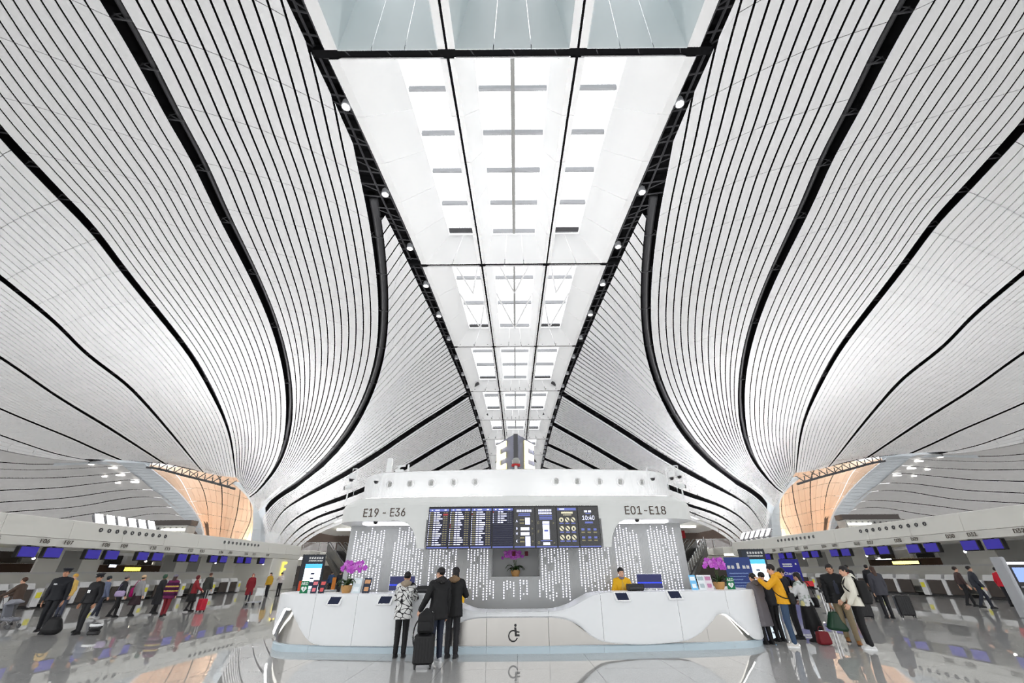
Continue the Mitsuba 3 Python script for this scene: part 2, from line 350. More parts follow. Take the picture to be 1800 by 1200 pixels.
for k in ('K0', 'F', 'E', 'D', 'C', 'B', 'A', 'G0'):
    GD[k] = lengthen(GD[k], 42.0, 24)
for k in ('T0', 'T4', 'T12', 'T16', 'T24', 'L1', 'L2', 'L3', 'L4', 'L5', 'L6'):
    GD[k] = lengthen(GD[k], 1.6, 4)


GD['KX'] = GD['K0'] + [-9.0, 5.0]


def unit_normals(a):
    t = np.gradient(a, axis=0); t /= np.linalg.norm(t, axis=1, keepdims=True)
    return np.stack([-t[:, 1], t[:, 0]], 1)


def family(keys, at, u):
    """The plan curve at position u of a family of guides standing at positions `at`."""
    i = int(np.clip(np.searchsorted(at, u) - 1, 0, len(at) - 2))
    f = (u - at[i]) / (at[i + 1] - at[i])
    return GD[keys[i]] * (1 - f) + GD[keys[i + 1]] * f


COLUMN = np.array([-38.0, 68.0])


def cut(curve, keep):
    """The longest run of the curve where keep() holds, ends found by interpolation: fractional index range or None."""
    k = keep(curve)
    if not (k > 0).any(): return None
    i = np.arange(len(k)); on = k > 0
    best, start = (0, 0), None
    for j in range(len(on) + 1):
        if j < len(on) and on[j]:
            start = j if start is None else start
        elif start is not None:
            if j - start > best[1] - best[0]: best = (start, j)
            start = None
    a, b = best
    lo = a if a == 0 else a - k[a] / (k[a] - k[a - 1])
    hi = b - 1 if b == len(on) else b - 1 + k[b - 1] / (k[b - 1] - k[b])
    return (lo, hi) if hi - lo > 0.5 else None


def at_index(curve, s):
    i = np.arange(len(curve))
    return np.stack([np.interp(s, i, curve[:, 0]), np.interp(s, i, curve[:, 1])], 1)


RING = 3.4


def slat(cl, cr, keep, thick=0.03):
    """One slat between two plan curves, clipped, cut into panels at equal steps from its inner end."""
    rl, rr = cut(cl, keep), cut(cr, keep)
    if rl is None and rr is None: return None
    if rl is None: rl = (rr[0] * 0.5 + rr[1] * 0.5,) * 2
    if rr is None: rr = (rl[0] * 0.5 + rl[1] * 0.5,) * 2
    out = []
    dl, d2 = (np.r_[np.cumsum(np.hypot(*np.diff(c[::-1], axis=0).T))[::-1], 0.0] for c in (cl, cr))
    n = len(cl); i = np.arange(n)
    lo = int(min(d2.min(), dl.min()) // RING); hi = int(max(d2.max(), dl.max()) // RING) + 1
    dm = np.maximum.accumulate(dl[::-1])[::-1] - i * 1e-6; dm2 = np.maximum.accumulate(d2[::-1])[::-1] - i * 1e-6
    for k in range(lo, hi + 1):
        a, b = k * RING + 0.018, (k + 1) * RING - 0.018
        sl = np.clip(np.interp([a, b], dm[::-1], i[::-1]), *rl); sr = np.clip(np.interp([a, b], dm2[::-1], i[::-1]), *rr)
        if abs(sl[0] - sl[1]) < 1e-3 and abs(sr[0] - sr[1]) < 1e-3: continue
        m = 5
        L = at_index(cl, np.linspace(sl[1], sl[0], m)); R = at_index(cr, np.linspace(sr[1], sr[0], m))
        g = np.zeros((m, 2, 3)); g[:, 0, :2] = L; g[:, 1, :2] = R
        g[..., 2] = roof_z(g[..., 0], g[..., 1])
        out.append(sheet(g, thick))
    return join(out) if out else None


def wide(k, s):
    """Half-width of the wide dark joint along guide k (narrow at the column, s counts from the outer end)."""
    d = np.hypot(*(GD[k] - COLUMN).T)
    if k == 'G0': return 0.10 + 0.34 * np.clip((d - 4.5) / 22, 0, 1)
    w = {'L1': 0.34, 'L2': 0.30, 'L3': 0.26, 'L4': 0.22, 'L5': 0.18, 'L6': 0.0, 'F': 0.28, 'E': 0.34, 'D': 0.38, 'K0': 0.2}.get(k, 0.42)
    return 0.04 + w * np.clip((d - 3.5) / 20, 0, 1)


def left_of_edge(c):
    return xe(c[:, 1]) - c[:, 0]


G0R = GD['G0'] + unit_normals(GD['G0']) * -0.0
_g0line = None


def g0_side(c):
    """Positive on the far side (towards the spine and the column's far flank) of the joint G0."""
    g = GD['G0']; nrm = unit_normals(g)
    d = c[:, None, :] - g[None]
    j = (d ** 2).sum(-1).argmin(1)
    side = ((c - g[j]) * nrm[j]).sum(1)
    w = wide('G0', None)[j]
    ref = np.sign(((GD['L1'][40] - g[(((g - GD['L1'][40]) ** 2).sum(1)).argmin()]) * nrm[(((g - GD['L1'][40]) ** 2).sum(1)).argmin()]).sum())
    return side * ref - w


left_slats, bays = [], []
GAP = 0.056


def fill_bay(a, b, count, keep):
    ca, cb = GD[a], GD[b]
    across = cb - ca; dist = np.linalg.norm(across, axis=1, keepdims=True); uv = across / (dist + 1e-9)
    wa, wb = wide(a, None)[:, None], wide(b, None)[:, None]
    wa, wb = np.minimum(wa, dist * 0.2), np.minimum(wb, dist * 0.2)
    A, B = ca + uv * wa, cb - uv * wb
    pitch = np.linalg.norm(B - A, axis=1, keepdims=True) / count
    g = np.minimum(GAP, pitch * 0.16)
    for j in range(count):
        cl = A + (B - A) * (j / count) + uv * (g if j else 0)
        cr = A + (B - A) * ((j + 1) / count) - uv * (g if j < count - 1 else 0)
        m = slat(cl, cr, keep)
        if m is not None: left_slats.append(m)


everywhere = lambda c: np.ones(len(c))
for a, b, cnt in (('K0', 'F', 3), ('F', 'E', 14), ('E', 'D', 14), ('D', 'C', 14), ('C', 'B', 14), ('B', 'A', 14), ('A', 'G0', 14)):
    fill_bay(a, b, cnt, left_of_edge)
tk, ta = ['T0', 'T4', 'T12', 'T16', 'T24', 'L1'], [0, 4, 12, 16, 24, 32]
keep_t = lambda c: np.minimum(left_of_edge(c), g0_side(c))
for j in range(32):
    cl, cr = family(tk, ta, j), family(tk, ta, j + 1)
    across = cr - cl; dist = np.linalg.norm(across, axis=1, keepdims=True); uv = across / (dist + 1e-9)
    g = np.minimum(GAP, dist * 0.16)
    cl = cl + uv * g
    cr = cr - uv * (g if j < 31 else np.minimum(wide('L1', None)[:, None], dist * 0.8))
    m = slat(cl, cr, keep_t)
    if m is not None: left_slats.append(m)
for a, b, cnt in (('L1', 'L2', 13), ('L2', 'L3', 12), ('L3', 'L4', 9), ('L4', 'L5', 6), ('L5', 'L6', 4)):
    fill_bay(a, b, cnt, left_of_edge)

ceilings = []
for side in (0, 1):
    c = thing('ceiling', kind='structure')
    ceilings.append(c)
    for m in left_slats:
        part(c, 'slat', m if side == 0 else mirror(m), 'mat_slat', smooth=30)


def lofted(keys, lift, n=40, skirt=False):
    rows = []
    for k in keys:
        a = GD[k]; q = at_index(a, np.linspace(0, len(a) - 1, n))
        z = roof_z(q[:, 0], q[:, 1]) + lift
        q[:, 0] = np.minimum(q[:, 0], xb(q[:, 1]) - 0.1)
        row = np.c_[q, z]
        if skirt: row = np.vstack([row, row[-1] - [0, 0, lift - 0.06]])
        rows.append(row)
    return np.array(rows)


def strip_back(n=60):
    y = np.linspace(-38, 58, n)
    return np.array([np.c_[xe(y) - 2.5, y, roof_z(xe(y) - 2.5, y) + 1.5], np.c_[xb(y) + 0.02, y, spine_z(y) + 1.5], np.c_[xb(y) + 0.02, y, spine_z(y) + 0.25]])


backing = join(sheet(lofted(['KX', 'K0', 'F', 'E', 'D', 'C', 'B', 'A', 'G0'], 1.35, skirt=True)), sheet(lofted(['T0', 'T4', 'T12', 'T16', 'T24', 'L1', 'L2', 'L3', 'L4', 'L5', 'L6'], 1.3)), sheet(strip_back()))
for side, c in enumerate(ceilings):
    part(c, 'roof_deck', backing if side == 0 else mirror(backing), 'mat_void', label='black roof deck above the joints')

# dark tubes and brackets inside the wide joints
for k in ('F', 'E', 'D', 'C', 'B', 'A', 'G0', 'L1', 'L2', 'L3', 'L4', 'L5'):
    a = GD[k][::2]
    if k[0] in 'G': a = a[a[:, 0] < xe(a[:, 1]) - 0.3]
    r = (0.30 if k == 'G0' else 0.16) * np.clip((np.hypot(*(a - COLUMN).T) - 2) / 12, 0.15, 1)
    pipe = tube(np.c_[a, roof_z(a[:, 0], a[:, 1]) + 0.55], r, 8)
    br = []
    w = wide(k, None)[::2][:len(a)]
    nn = unit_normals(a)
    step = 3 if k not in ('G0',) else 2
    for i in range(2, len(a) - 3, step):
        z = float(roof_z(*a[i])) + 0.25; ww = max(w[i], 0.08) + 0.15
        p, q = a[i] + nn[i] * ww, a[i] - nn[i] * ww
        br.append(tube([[*p, z], [*q, z + 0.05]], 0.045, 5))
        q2 = a[i + 1] - nn[i + 1] * ww
        br.append(tube([[*p, z + 0.4], [*q2, z + 0.4]], 0.04, 5))
        hoop = [[*(a[i] + nn[i] * ww * math.cos(t)), z + 0.1 + 0.5 * math.sin(t)] for t in np.linspace(0, math.pi, 7)]
        br.append(tube(hoop, 0.03, 4))
    br = join(br)
    for side, c in enumerate(ceilings):
        part(c, 'joint_pipe', pipe if side == 0 else mirror(pipe), 'mat_dark_steel', smooth=True, label='dark grey pipe in a wide black joint')
        part(c, 'joint_bracket', br if side == 0 else mirror(br), 'mat_dark_steel')

# lamps and struts in the black channel along the spine
ys = [12.36, 17.78, 22.31, 26.14, 29.67, 32.76, 35.39, 37.81, 39.79, 41.56, 43.26, 44.97, 46.35, 47.7, 48.93, 49.95, 50.8, 51.6, 52.4, 53.2, 54.0, 7.6]
can = lathe([(0.0, 0.30), (0.20, 0.30), (0.21, -0.02), (0.17, -0.04), (0.16, 0.02)], 14)
lens = lathe([(0.0, 0.0), (0.10, 0.003), (0.16, 0.02)], 14)
for side in (0, 1):
    for n_, y in enumerate(sorted(ys)):
        x = float(xe(y) * 0.42 + xb(y) * 0.58); z = float(roof_z(x, y)) + 0.12
        s = 1.15 if y < 30 else 0.9
        x = x if side == 0 else -x
        t = thing('ceiling_spotlight', '%s round white spotlight from the top of the %s black channel beside the skylight' % (ORDINAL[n_], ('left', 'right')[side]), 'spotlight', 'spotlights along the skylight spine')
        part(t, 'housing', moved(can, x, y, z, scale=(s, s, s)), 'mat_grey_bar', smooth=40)
        part(t, 'lens', moved(lens, x, y, z, scale=(s, s, s)), 'mat_lens', smooth=True, light=(14, 13.4, 12) if y < 31 else None)
    st = []
    for y in np.arange(-8, 56, 0.9):
        p = [xe(y) - 0.9, y, float(roof_z(xe(y), y)) + 0.45]; q = [xb(y) + 0.05, y + 0.35, float(spine_z(y)) + 0.55]
        st.append(tube([p, q], 0.05, 5))
        if int(y) % 2: st.append(tube([p, [q[0], q[1] + 0.9, q[2]]], 0.04, 5))
    y = np.linspace(-10, 56, 40)
    for f, l in ((0.1, 0.5), (0.75, 0.42)):
        x = xe(y) * (1 - f) + xb(y) * f
        st.append(tube(np.c_[x, y, roof_z(x, y) + l], 0.07, 6))
    st = join(st)
    part(ceilings[side], 'channel_strut', st if side == 0 else mirror(st), 'mat_dark_steel', label='dark lattice struts in the channel by the spine')

# ------------------------------------------------------------------ the skylight spine: three rows of coffers with glass
spine = thing('ceiling', kind='structure')
RIB = 0.351
STATION = [-30.0, -10.0, 10.06, 23.96, 33.67, 40.29, 45.12, 48.78, 52.04, 55.6]
SEAM = 0.018


def spine_pt(fx, y, lift=0.0):
    """fx from -1 (left border) to 1 (right border) at distance y, lifted above the spine's underside."""
    return np.array([-fx * xb(y), y, spine_z(y) + lift])


def quad_panel(name, p00, p10, p11, p01, mat, thick=0.05, n=1, up=(0, 0, 1)):
    """A flat panel from four corners (split in n along the first direction) with recessed joints."""
    p00, p10, p11, p01 = map(np.asarray, (p00, p10, p11, p01))
    nrm = np.cross(p10 - p00, p01 - p00); nrm = nrm / (np.linalg.norm(nrm) + 1e-9)
    if np.dot(nrm, up) < 0: nrm = -nrm
    L = np.linalg.norm(p10 - p00) + 1e-9
    for i in range(n):
        a, b = i / n + (SEAM / L if i else 0), (i + 1) / n - (SEAM / L if i < n - 1 else 0)
        g = np.array([[p00 + (p10 - p00) * a, p01 + (p11 - p01) * a], [p00 + (p10 - p00) * b, p01 + (p11 - p01) * b]])
        part(spine, name, sheet(g, nrm * thick), mat)


dark = []
for k in range(len(STATION) - 1):
    ya, yb = STATION[k], STATION[k + 1]
    W = -float(xb((ya + yb) / 2)); size = (yb - ya) / 13.9
    k -= 1
    h = 8.0 if k <= 0 else 2.35 * min(1.0, max(size, 0.45))
    slot = 0.44 if k <= 0 else 0.3 * max(size, 0.4)
    y0, y1 = ya + 0.06, yb - slot * 0.8
    ins0, ins1 = 0.25, (0.35 if k <= 0 else 0.55 * size)
    pan = 'mat_grey_pane_wall' if k <= 0 else 'mat_white_panel'
    dark.append(box(-W * 1.02, W * 1.02, yb - slot * 0.8 + 0.05, yb + 0.05, spine_z(yb) + 0.14, spine_z(yb) + 0.5))
    for col in (-1, 0, 1):
        if col == 0: fl, fr = -RIB + 0.06 / W, RIB - 0.06 / W
        elif col == -1: fl, fr = -1.0, -RIB - 0.06 / W
        else: fl, fr = RIB + 0.06 / W, 1.0
        lip = 0.25 * max(size, 0.5) / W
        if col == 0: il, ir = 0.85 * size / W, 0.85 * size / W
        elif col == -1: il, ir = 2.3 * max(size, 0.4) / W if k > 0 else 0.9 / W, lip
        else: il, ir = lip, 2.3 * max(size, 0.4) / W if k > 0 else 0.9 / W
        # lower lips along both sides
        for fa, fb, outer in ((fl, fl + lip * (1 if col >= 0 else 1.7), col == -1), (fr - lip * (1 if col <= 0 else 1.7), fr, col == 1)):
            n = 5 if k < 2 else 3
            for i in range(n):
                u, v = y0 + (y1 - y0) * i / n, y0 + (y1 - y0) * (i + 1) / n - (SEAM if i < n - 1 else 0)
                quad_panel('lip_panel', spine_pt(fa, u), spine_pt(fa, v), spine_pt(fb, v), spine_pt(fb, u), 'mat_white_panel')
        bl, brr = fl + lip * (1 if col >= 0 else 1.7), fr - lip * (1 if col <= 0 else 1.7)
        tl, tr = fl + max(il, lip), fr - max(ir, lip)
        ta_, tb_ = y0 + ins0, y1 - ins1
        n = 5 if k < 2 else 3
        for i in range(n):
            u, v = y0 + (y1 - y0) * i / n, y0 + (y1 - y0) * (i + 1) / n - (SEAM if i < n - 1 else 0)
            sk = 0.9 * size if k > 0 else 0.0
            uu, vv = ta_ + (tb_ - ta_) * i / n + (sk if i else 0), ta_ + (tb_ - ta_) * (i + 1) / n - (SEAM if i < n - 1 else 0) + (sk if i < n - 1 else 0)
            for fb_, ft_ in ((bl, tl), (brr, tr)):
                quad_panel('side_panel', spine_pt(fb_, u), spine_pt(fb_, v), spine_pt(ft_, vv, h), spine_pt(ft_, uu, h), 'mat_white_panel' if k > 0 else 'mat_grey_pane_wall', 0.04)
        n = 2 if (col and k > 0) else 3
        quad_panel('end_panel', spine_pt(bl, y1), spine_pt(brr, y1), spine_pt(tr, tb_, h), spine_pt(tl, tb_, h), pan, 0.04, n, up=(0, 1, 0.2))
        quad_panel('end_panel', spine_pt(bl, y0), spine_pt(brr, y0), spine_pt(tr, ta_, h), spine_pt(tl, ta_, h), pan, 0.04, n, up=(0, -1, 0.2))
        # cross lip at the far end
        # glazing bars and panes
        bars = 5 if k < 2 else (3 if k < 4 else 2)
        cuts = np.linspace(ta_, tb_, bars + 1)
        bw = 0.16 * max(size, 0.45)
        for i in range(bars):
            u, v = cuts[i], cuts[i + 1]
            quad_panel('pane', spine_pt(tl - 0.1 / W, u, h + 0.45), spine_pt(tr + 0.1 / W, u, h + 0.45), spine_pt(tr + 0.1 / W, v, h + 0.45), spine_pt(tl - 0.1 / W, v, h + 0.45), 'mat_glass', 0.0)
        for i in range(1, bars + 1):
            v = cuts[i] - (0.02 if i == bars else 0)
            a, b = spine_pt(tl, v, h + 0.1), spine_pt(tr, v, h + 0.1)
            m = box(a[0] + 0.03, b[0] - 0.03, v - bw, v, a[2], a[2] + 0.30)
            part(spine, 'glazing_bar', m, 'mat_grey_bar')
        if col == 0:
            a, b = spine_pt(0, ta_, h + 0.12), spine_pt(0, tb_, h + 0.12)
            g = tube([a, b], 0.11 * max(size, 0.5), 4)
            part(spine, 'glazing_bar', g, 'mat_mid_grey')
        if k > 0 and col:
            v = tb_ - 0.05
            a, b = spine_pt(tl, v, h + 0.02), spine_pt(tr, v, h + 0.02)
            part(spine, 'vent_opening', box(a[0] + 0.03, b[0] - 0.03, v - 0.42 * size - 0.1, v - 0.1, a[2] + 0.05, a[2] + 0.12), 'mat_dark_steel', label='dark vent window at the end of a skylight')
        if k in (2,):
            tr_ = []
            for s_ in (0, 1):
                p, q = spine_pt(tl, ta_ + (tb_ - ta_) * s_ / 2, h), spine_pt(tr, ta_ + (tb_ - ta_) * s_ / 2, h)
                mid = spine_pt((tl + tr) / 2, ta_ + (tb_ - ta_) * (s_ + 1) / 2, h)
                tr_ += [tube([p, mid], 0.07, 6), tube([q, mid], 0.07, 6)]
            part(spine, 'truss_brace', join(tr_), 'mat_white_panel', smooth=30)
# dark joints along the two ribs, over the cross slots
y = np.linspace(-30, 55.6, 70)
for s in (-1, 1):
    dark.append(sheet(np.array([[spine_pt(s * RIB, t, 0.3) - [0.25, 0, 0] for t in y], [spine_pt(s * RIB, t, 0.3) + [0.25, 0, 0] for t in y]]), 0.05))
part(spine, 'joint_backing', join(dark), 'mat_void', label='black joint backing')
for k, yb in enumerate(STATION[2:-1]):
    W = -float(xb(yb)); rods = [tube([spine_pt(f, yb - 0.25, 0.12), spine_pt(f + 0.03, yb + 0.15, 0.2)], 0.03, 5) for f in np.linspace(-0.9, 0.9, 9)]
    part(spine, 'slot_rod', join(rods), 'mat_dark_steel')
# white end wall below the far end of the spine
endw = np.array([[spine_pt(-1, 55.6, 0.3), spine_pt(1, 55.6, 0.3)], [[-3.3, 57.0, 8.0], [3.3, 57.0, 8.0]]])
part(spine, 'end_wall', sheet(endw, np.array([0, 0.1, 0])), 'mat_white_panel')

# ------------------------------------------------------------------ the floor: polished terrazzo tiles


def terrazzo(p, n, uv):
    v = mikit.noise(p.x * 60, p.y * 60) * 0.6 + mikit.noise(p.x * 140, p.y * 140) * 0.4
    big = mikit.fbm(p.x * 0.35, p.y * 0.35, 0.0, 3)
    g = 0.50 + 0.10 * (v - 0.5) + 0.05 * (big - 0.5)
    return mi.Color3f(g, g * 0.995, g * 0.975)


scene['mat_floor'] = {'type': 'plastic', 'int_ior': 1.62, 'nonlinear': False, 'diffuse_reflectance': mikit.proc(terrazzo)}
matte('mat_joint', (0.16, 0.16, 0.155))
floor = thing('floor', kind='structure')
TILE, X0, X1, Y0, Y1 = 1.5, -15.0, 15.0, 5.4, 20.4
nx, ny = round((X1 - X0) / TILE), round((Y1 - Y0) / TILE)
put(floor, join(box(-110, 110, -70, Y0 - 0.002, -0.3, 0), box(-110, 110, Y1, 125, -0.3, 0), box(-110, X0, Y0, Y1, -0.3, 0), box(X1, 110, Y0, Y1, -0.3, 0)), 'mat_floor')
tile = mikit.ply(box(0.003, TILE - 0.003, 0.003, TILE - 0.003, -0.03, 0.0), 'mat_floor')
for i in range(nx):
    for j in range(ny):
        scene[numbered(floor + '__tile')] = {**tile, 'to_world': T().translate([X0 + i * TILE, Y0 + j * TILE, 0])}
part(floor, 'joint_bed', box(X0, X1, Y0, Y1, -0.3, -0.032), 'mat_joint', label='grey joint bed')

# ------------------------------------------------------------------ the far ceiling behind the columns and the two C-shaped columns
FK = ['K%d' % i for i in range(1, 10)]
FD = {k: dense(FAR[k], 40) for k in FK}
K0L = np.c_[GD['K0'][24:], roof_z(*GD['K0'][24:].T)]


def far_bay(a, b, count):
    out = []
    for j in range(count):
        lo, hi = (0.05 if j == 0 else j / count + 0.004), (0.95 if j == count - 1 else (j + 1) / count - 0.004)
        n = len(a); cuts = [0, 8, 15, 21, 26, 31, 36, n]
        segs = []
        for i0, i1 in zip(cuts[:-1], cuts[1:]):
            A, B = a[i0:i1 + 1], b[i0:i1 + 1]
            g = np.stack([A + (B - A) * lo, A + (B - A) * hi], 1)
            if i1 < n: g[-1] = g[-1] + (g[-2] - g[-1]) * 0.01
            segs.append(sheet(g, 0.07))
        out.append(join(segs))
    return out


far_meshes = []
for a, b, n in zip(FK[:-1], FK[1:], (3, 4, 4, 4, 4, 4, 4, 3)):
    far_meshes += far_bay(FD[a], FD[b], n)
k0 = at_index(K0L[:, :2], np.linspace(0, len(K0L) - 1, 40)); k0 = np.c_[k0, roof_z(*k0.T)]
far_meshes += far_bay(k0, FD['K1'], 1)
far_deck = sheet(np.array([k0] + [FD[k] for k in FK])[:, :37] + [0, 0, 0.35])
lights_far = []
for k, ss in (('K1', (33,)), ('K2', (37,)), ('K3', (33, 37)), ('K4', (34, 38))):
    for s in ss:
        lights_far.append((FD[k][s], s >= 35))
for side in (0, 1):
    c = thing('ceiling', kind='structure')
    fl = (lambda m: m) if side == 0 else mirror
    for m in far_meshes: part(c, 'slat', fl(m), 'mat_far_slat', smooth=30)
    part(c, 'roof_deck', fl(far_deck), 'mat_void', label='black roof deck above the far slats')
    for n_, (p, big) in enumerate(lights_far):
        w = 0.7 if big else 0.3
        m = box(p[0] - w, p[0] + w, p[1] - 0.25, p[1] + 0.25, p[2] - 0.42, p[2] - 0.24, 0.04)
        t = whole('ceiling_lamp', fl(m), 'mat_white_panel', '%s of six bright lamps under the far %s ceiling near the column' % (ORDINAL[n_], ('left', 'right')[side]), 'ceiling light', 'lights in the far ceiling', light=(3, 2.9, 2.7))
    cap_rows = np.array([[[-78, 69.6, 17.6], [-72, 69.6, 17.9], [-66, 69.5, 17.6], [-61.5, 69.3, 17.0]], [[-78, 70.2, 21.5], [-72, 70.2, 21.5], [-66, 70.2, 21.3], [-61.5, 70.2, 21.2]]])
    part(c, 'upper_fascia', fl(sheet(cap_rows, np.array([0, 0.1, 0]))), 'mat_rim')

RO, RI, R2I, R2O = (dense(a, 30) for a in (RIM_OUT, RIM_IN, RIM2_IN, RIM2_OUT))
SH = np.array([dense(a, 30) for a in SHELL])


def fill_across(grid, n):
    """More columns through the shell's uprights (n per bay)."""
    from scipy.interpolate import PchipInterpolator
    t = np.arange(len(grid))
    return PchipInterpolator(t, grid, axis=0)(np.linspace(0, len(grid) - 1, (len(grid) - 1) * n + 1))


SHF = fill_across(SH, 3)


def shell_panels():
    out = []
    rows = [0, 4, 8, 12, 16, 20, 24, 29]
    for i in range(len(SHF) - 1):
        for r0, r1 in zip(rows[:-1], rows[1:]):
            A, B = SHF[i, r0:r1 + 1], SHF[i + 1, r0:r1 + 1]
            g0, g1 = (0.09 if i % 3 == 0 else 0.022), (0.09 if i % 3 == 2 else 0.022)
            g = np.stack([A + (B - A) * g0, A + (B - A) * (1 - g1)], 1)
            g[0] = g[0] + (g[1] - g[0]) * 0.04; g[-1] = g[-1] + (g[-2] - g[-1]) * 0.04
            out.append(sheet(g, np.array([0, 0.08, 0])))
    return out


def rim_panels(inner, outer, n):
    out = []
    f = np.linspace(0, len(inner) - 1, n + 1)
    for a, b in zip(f[:-1], f[1:]):
        s = np.linspace(a + 0.03, b - 0.03, 4)
        I = np.stack([np.interp(s, np.arange(len(inner)), inner[:, k]) for k in range(3)], 1)
        O = np.stack([np.interp(s, np.arange(len(outer)), outer[:, k]) for k in range(3)], 1)
        out.append(sheet(np.stack([I, I * 0.5 + O * 0.5 - [0, 0.12, 0], O], 1), np.array([0.05, 0.35, 0])))
    return out


shell_p, rim1, rim2 = shell_panels(), rim_panels(RI, RO, 26), rim_panels(R2I, R2O, 13)
shell_back = sheet(SHF[4:-2] + [0, 0.25, 0])
flank = sheet(np.stack([R2O, R2O + [0.9, 1.6, 0.1], R2O + [1.2, 3.0, 0.3]], 1), np.array([0.05, 0.05, 0]))
back_flank = []
tr = dense(TRUSS, 24)
truss = [tube(tr + [0, 0.25, -0.35], 0.16, 8)]
for i in range(1, 23, 2):
    p = tr[i] + [0, 0.25, -0.35]
    truss.append(tube([p, tr[i] + [-0.2, 0.3, 0.5]], 0.07, 5))
    truss.append(tube([p, tr[min(i + 1, 23)] + [0.9, -0.3, 0.55]], 0.07, 5))
truss = join(truss)
for side in (0, 1):
    fl = (lambda m: m) if side == 0 else mirror
    col = thing('column', 'C-shaped white roof column with a peach lined hollow, %s' % ('behind the row F counters' if side == 0 else 'behind the row D counters'), 'column', kind='structure')
    for m in shell_p: part(col, 'panel', fl(m), 'mat_peach', smooth=30, label=None)
    for m in rim1 + rim2: part(col, 'rim_panel', fl(m), 'mat_rim', smooth=30)
    part(col, 'inner_lining', fl(shell_back), 'mat_brown', label='dark brown backing in the panel joints')
    part(col, 'flank', fl(flank), 'mat_rim', smooth=30)
    part(col, 'edge_truss', fl(truss), 'mat_dark_steel', label='dark steel truss along the roof edge')
    for k, x in enumerate((-43.4, -41.2)):
        t = thing('column_uplight', 'flat uplight at the foot of the peach lined column %s, %s of two' % (('behind row F', 'behind row D')[side], ('outer', 'inner')[k]), 'uplight')
        part(t, 'housing', fl(box(x - 0.9, x + 0.9, 66.9, 67.5, 4.3, 4.47, 0.03)), 'mat_dark_steel')
        key = part(t, 'lens', fl(box(x - 0.85, x + 0.85, 66.95, 67.45, 4.47, 4.49)), 'mat_white_panel')
        scene[key]['emitter'] = emitter((40.0, 38.0, 35.0), 6)

# ------------------------------------------------------------------ the two rows of check-in counters, F on the left and D on the right
XF, XC, XB = 26.3, 27.5, 30.2
ROW = {'F': -1, 'D': 1}
material('mat_screen_blue', srgb(66, 54, 190), 0.4)
material('mat_ledge', (0.66, 0.66, 0.66), 0.4)
material('mat_notice', srgb(222, 214, 60), 0.6)
material('mat_shop_brown', srgb(92, 70, 58), 0.5)


def fsx(side, m):
    """Geometry written for the right-hand row (x > 0), mirrored for the left."""
    return m if side > 0 else mirror(m)


def row_prism(profile, y0, y1, side):
    """Extrude an (x, z) outline along y."""
    m = extrude(Polygon(profile), y1 - y0)
    v = np.array(m.vertices)
    m = tm(np.stack([v[:, 0], y0 + v[:, 2], v[:, 1]], 1), np.array(m.faces)[:, ::-1])
    return fsx(side, m)


def sign_on_row(text, y, z, h, side, x=XF - 0.06, mat='mat_black', bold=False, depth=0.03):
    m = words(text, h, depth, bold)
    # readable from the hall: on the left row text runs away from the camera, on the right row towards it
    if side < 0: return frame(m, (-x, y, z), (0, 1, 0), (0, 0, 1), (1, 0, 0))
    return frame(m, (x, y, z), (0, -1, 0), (0, 0, 1), (-1, 0, 0))


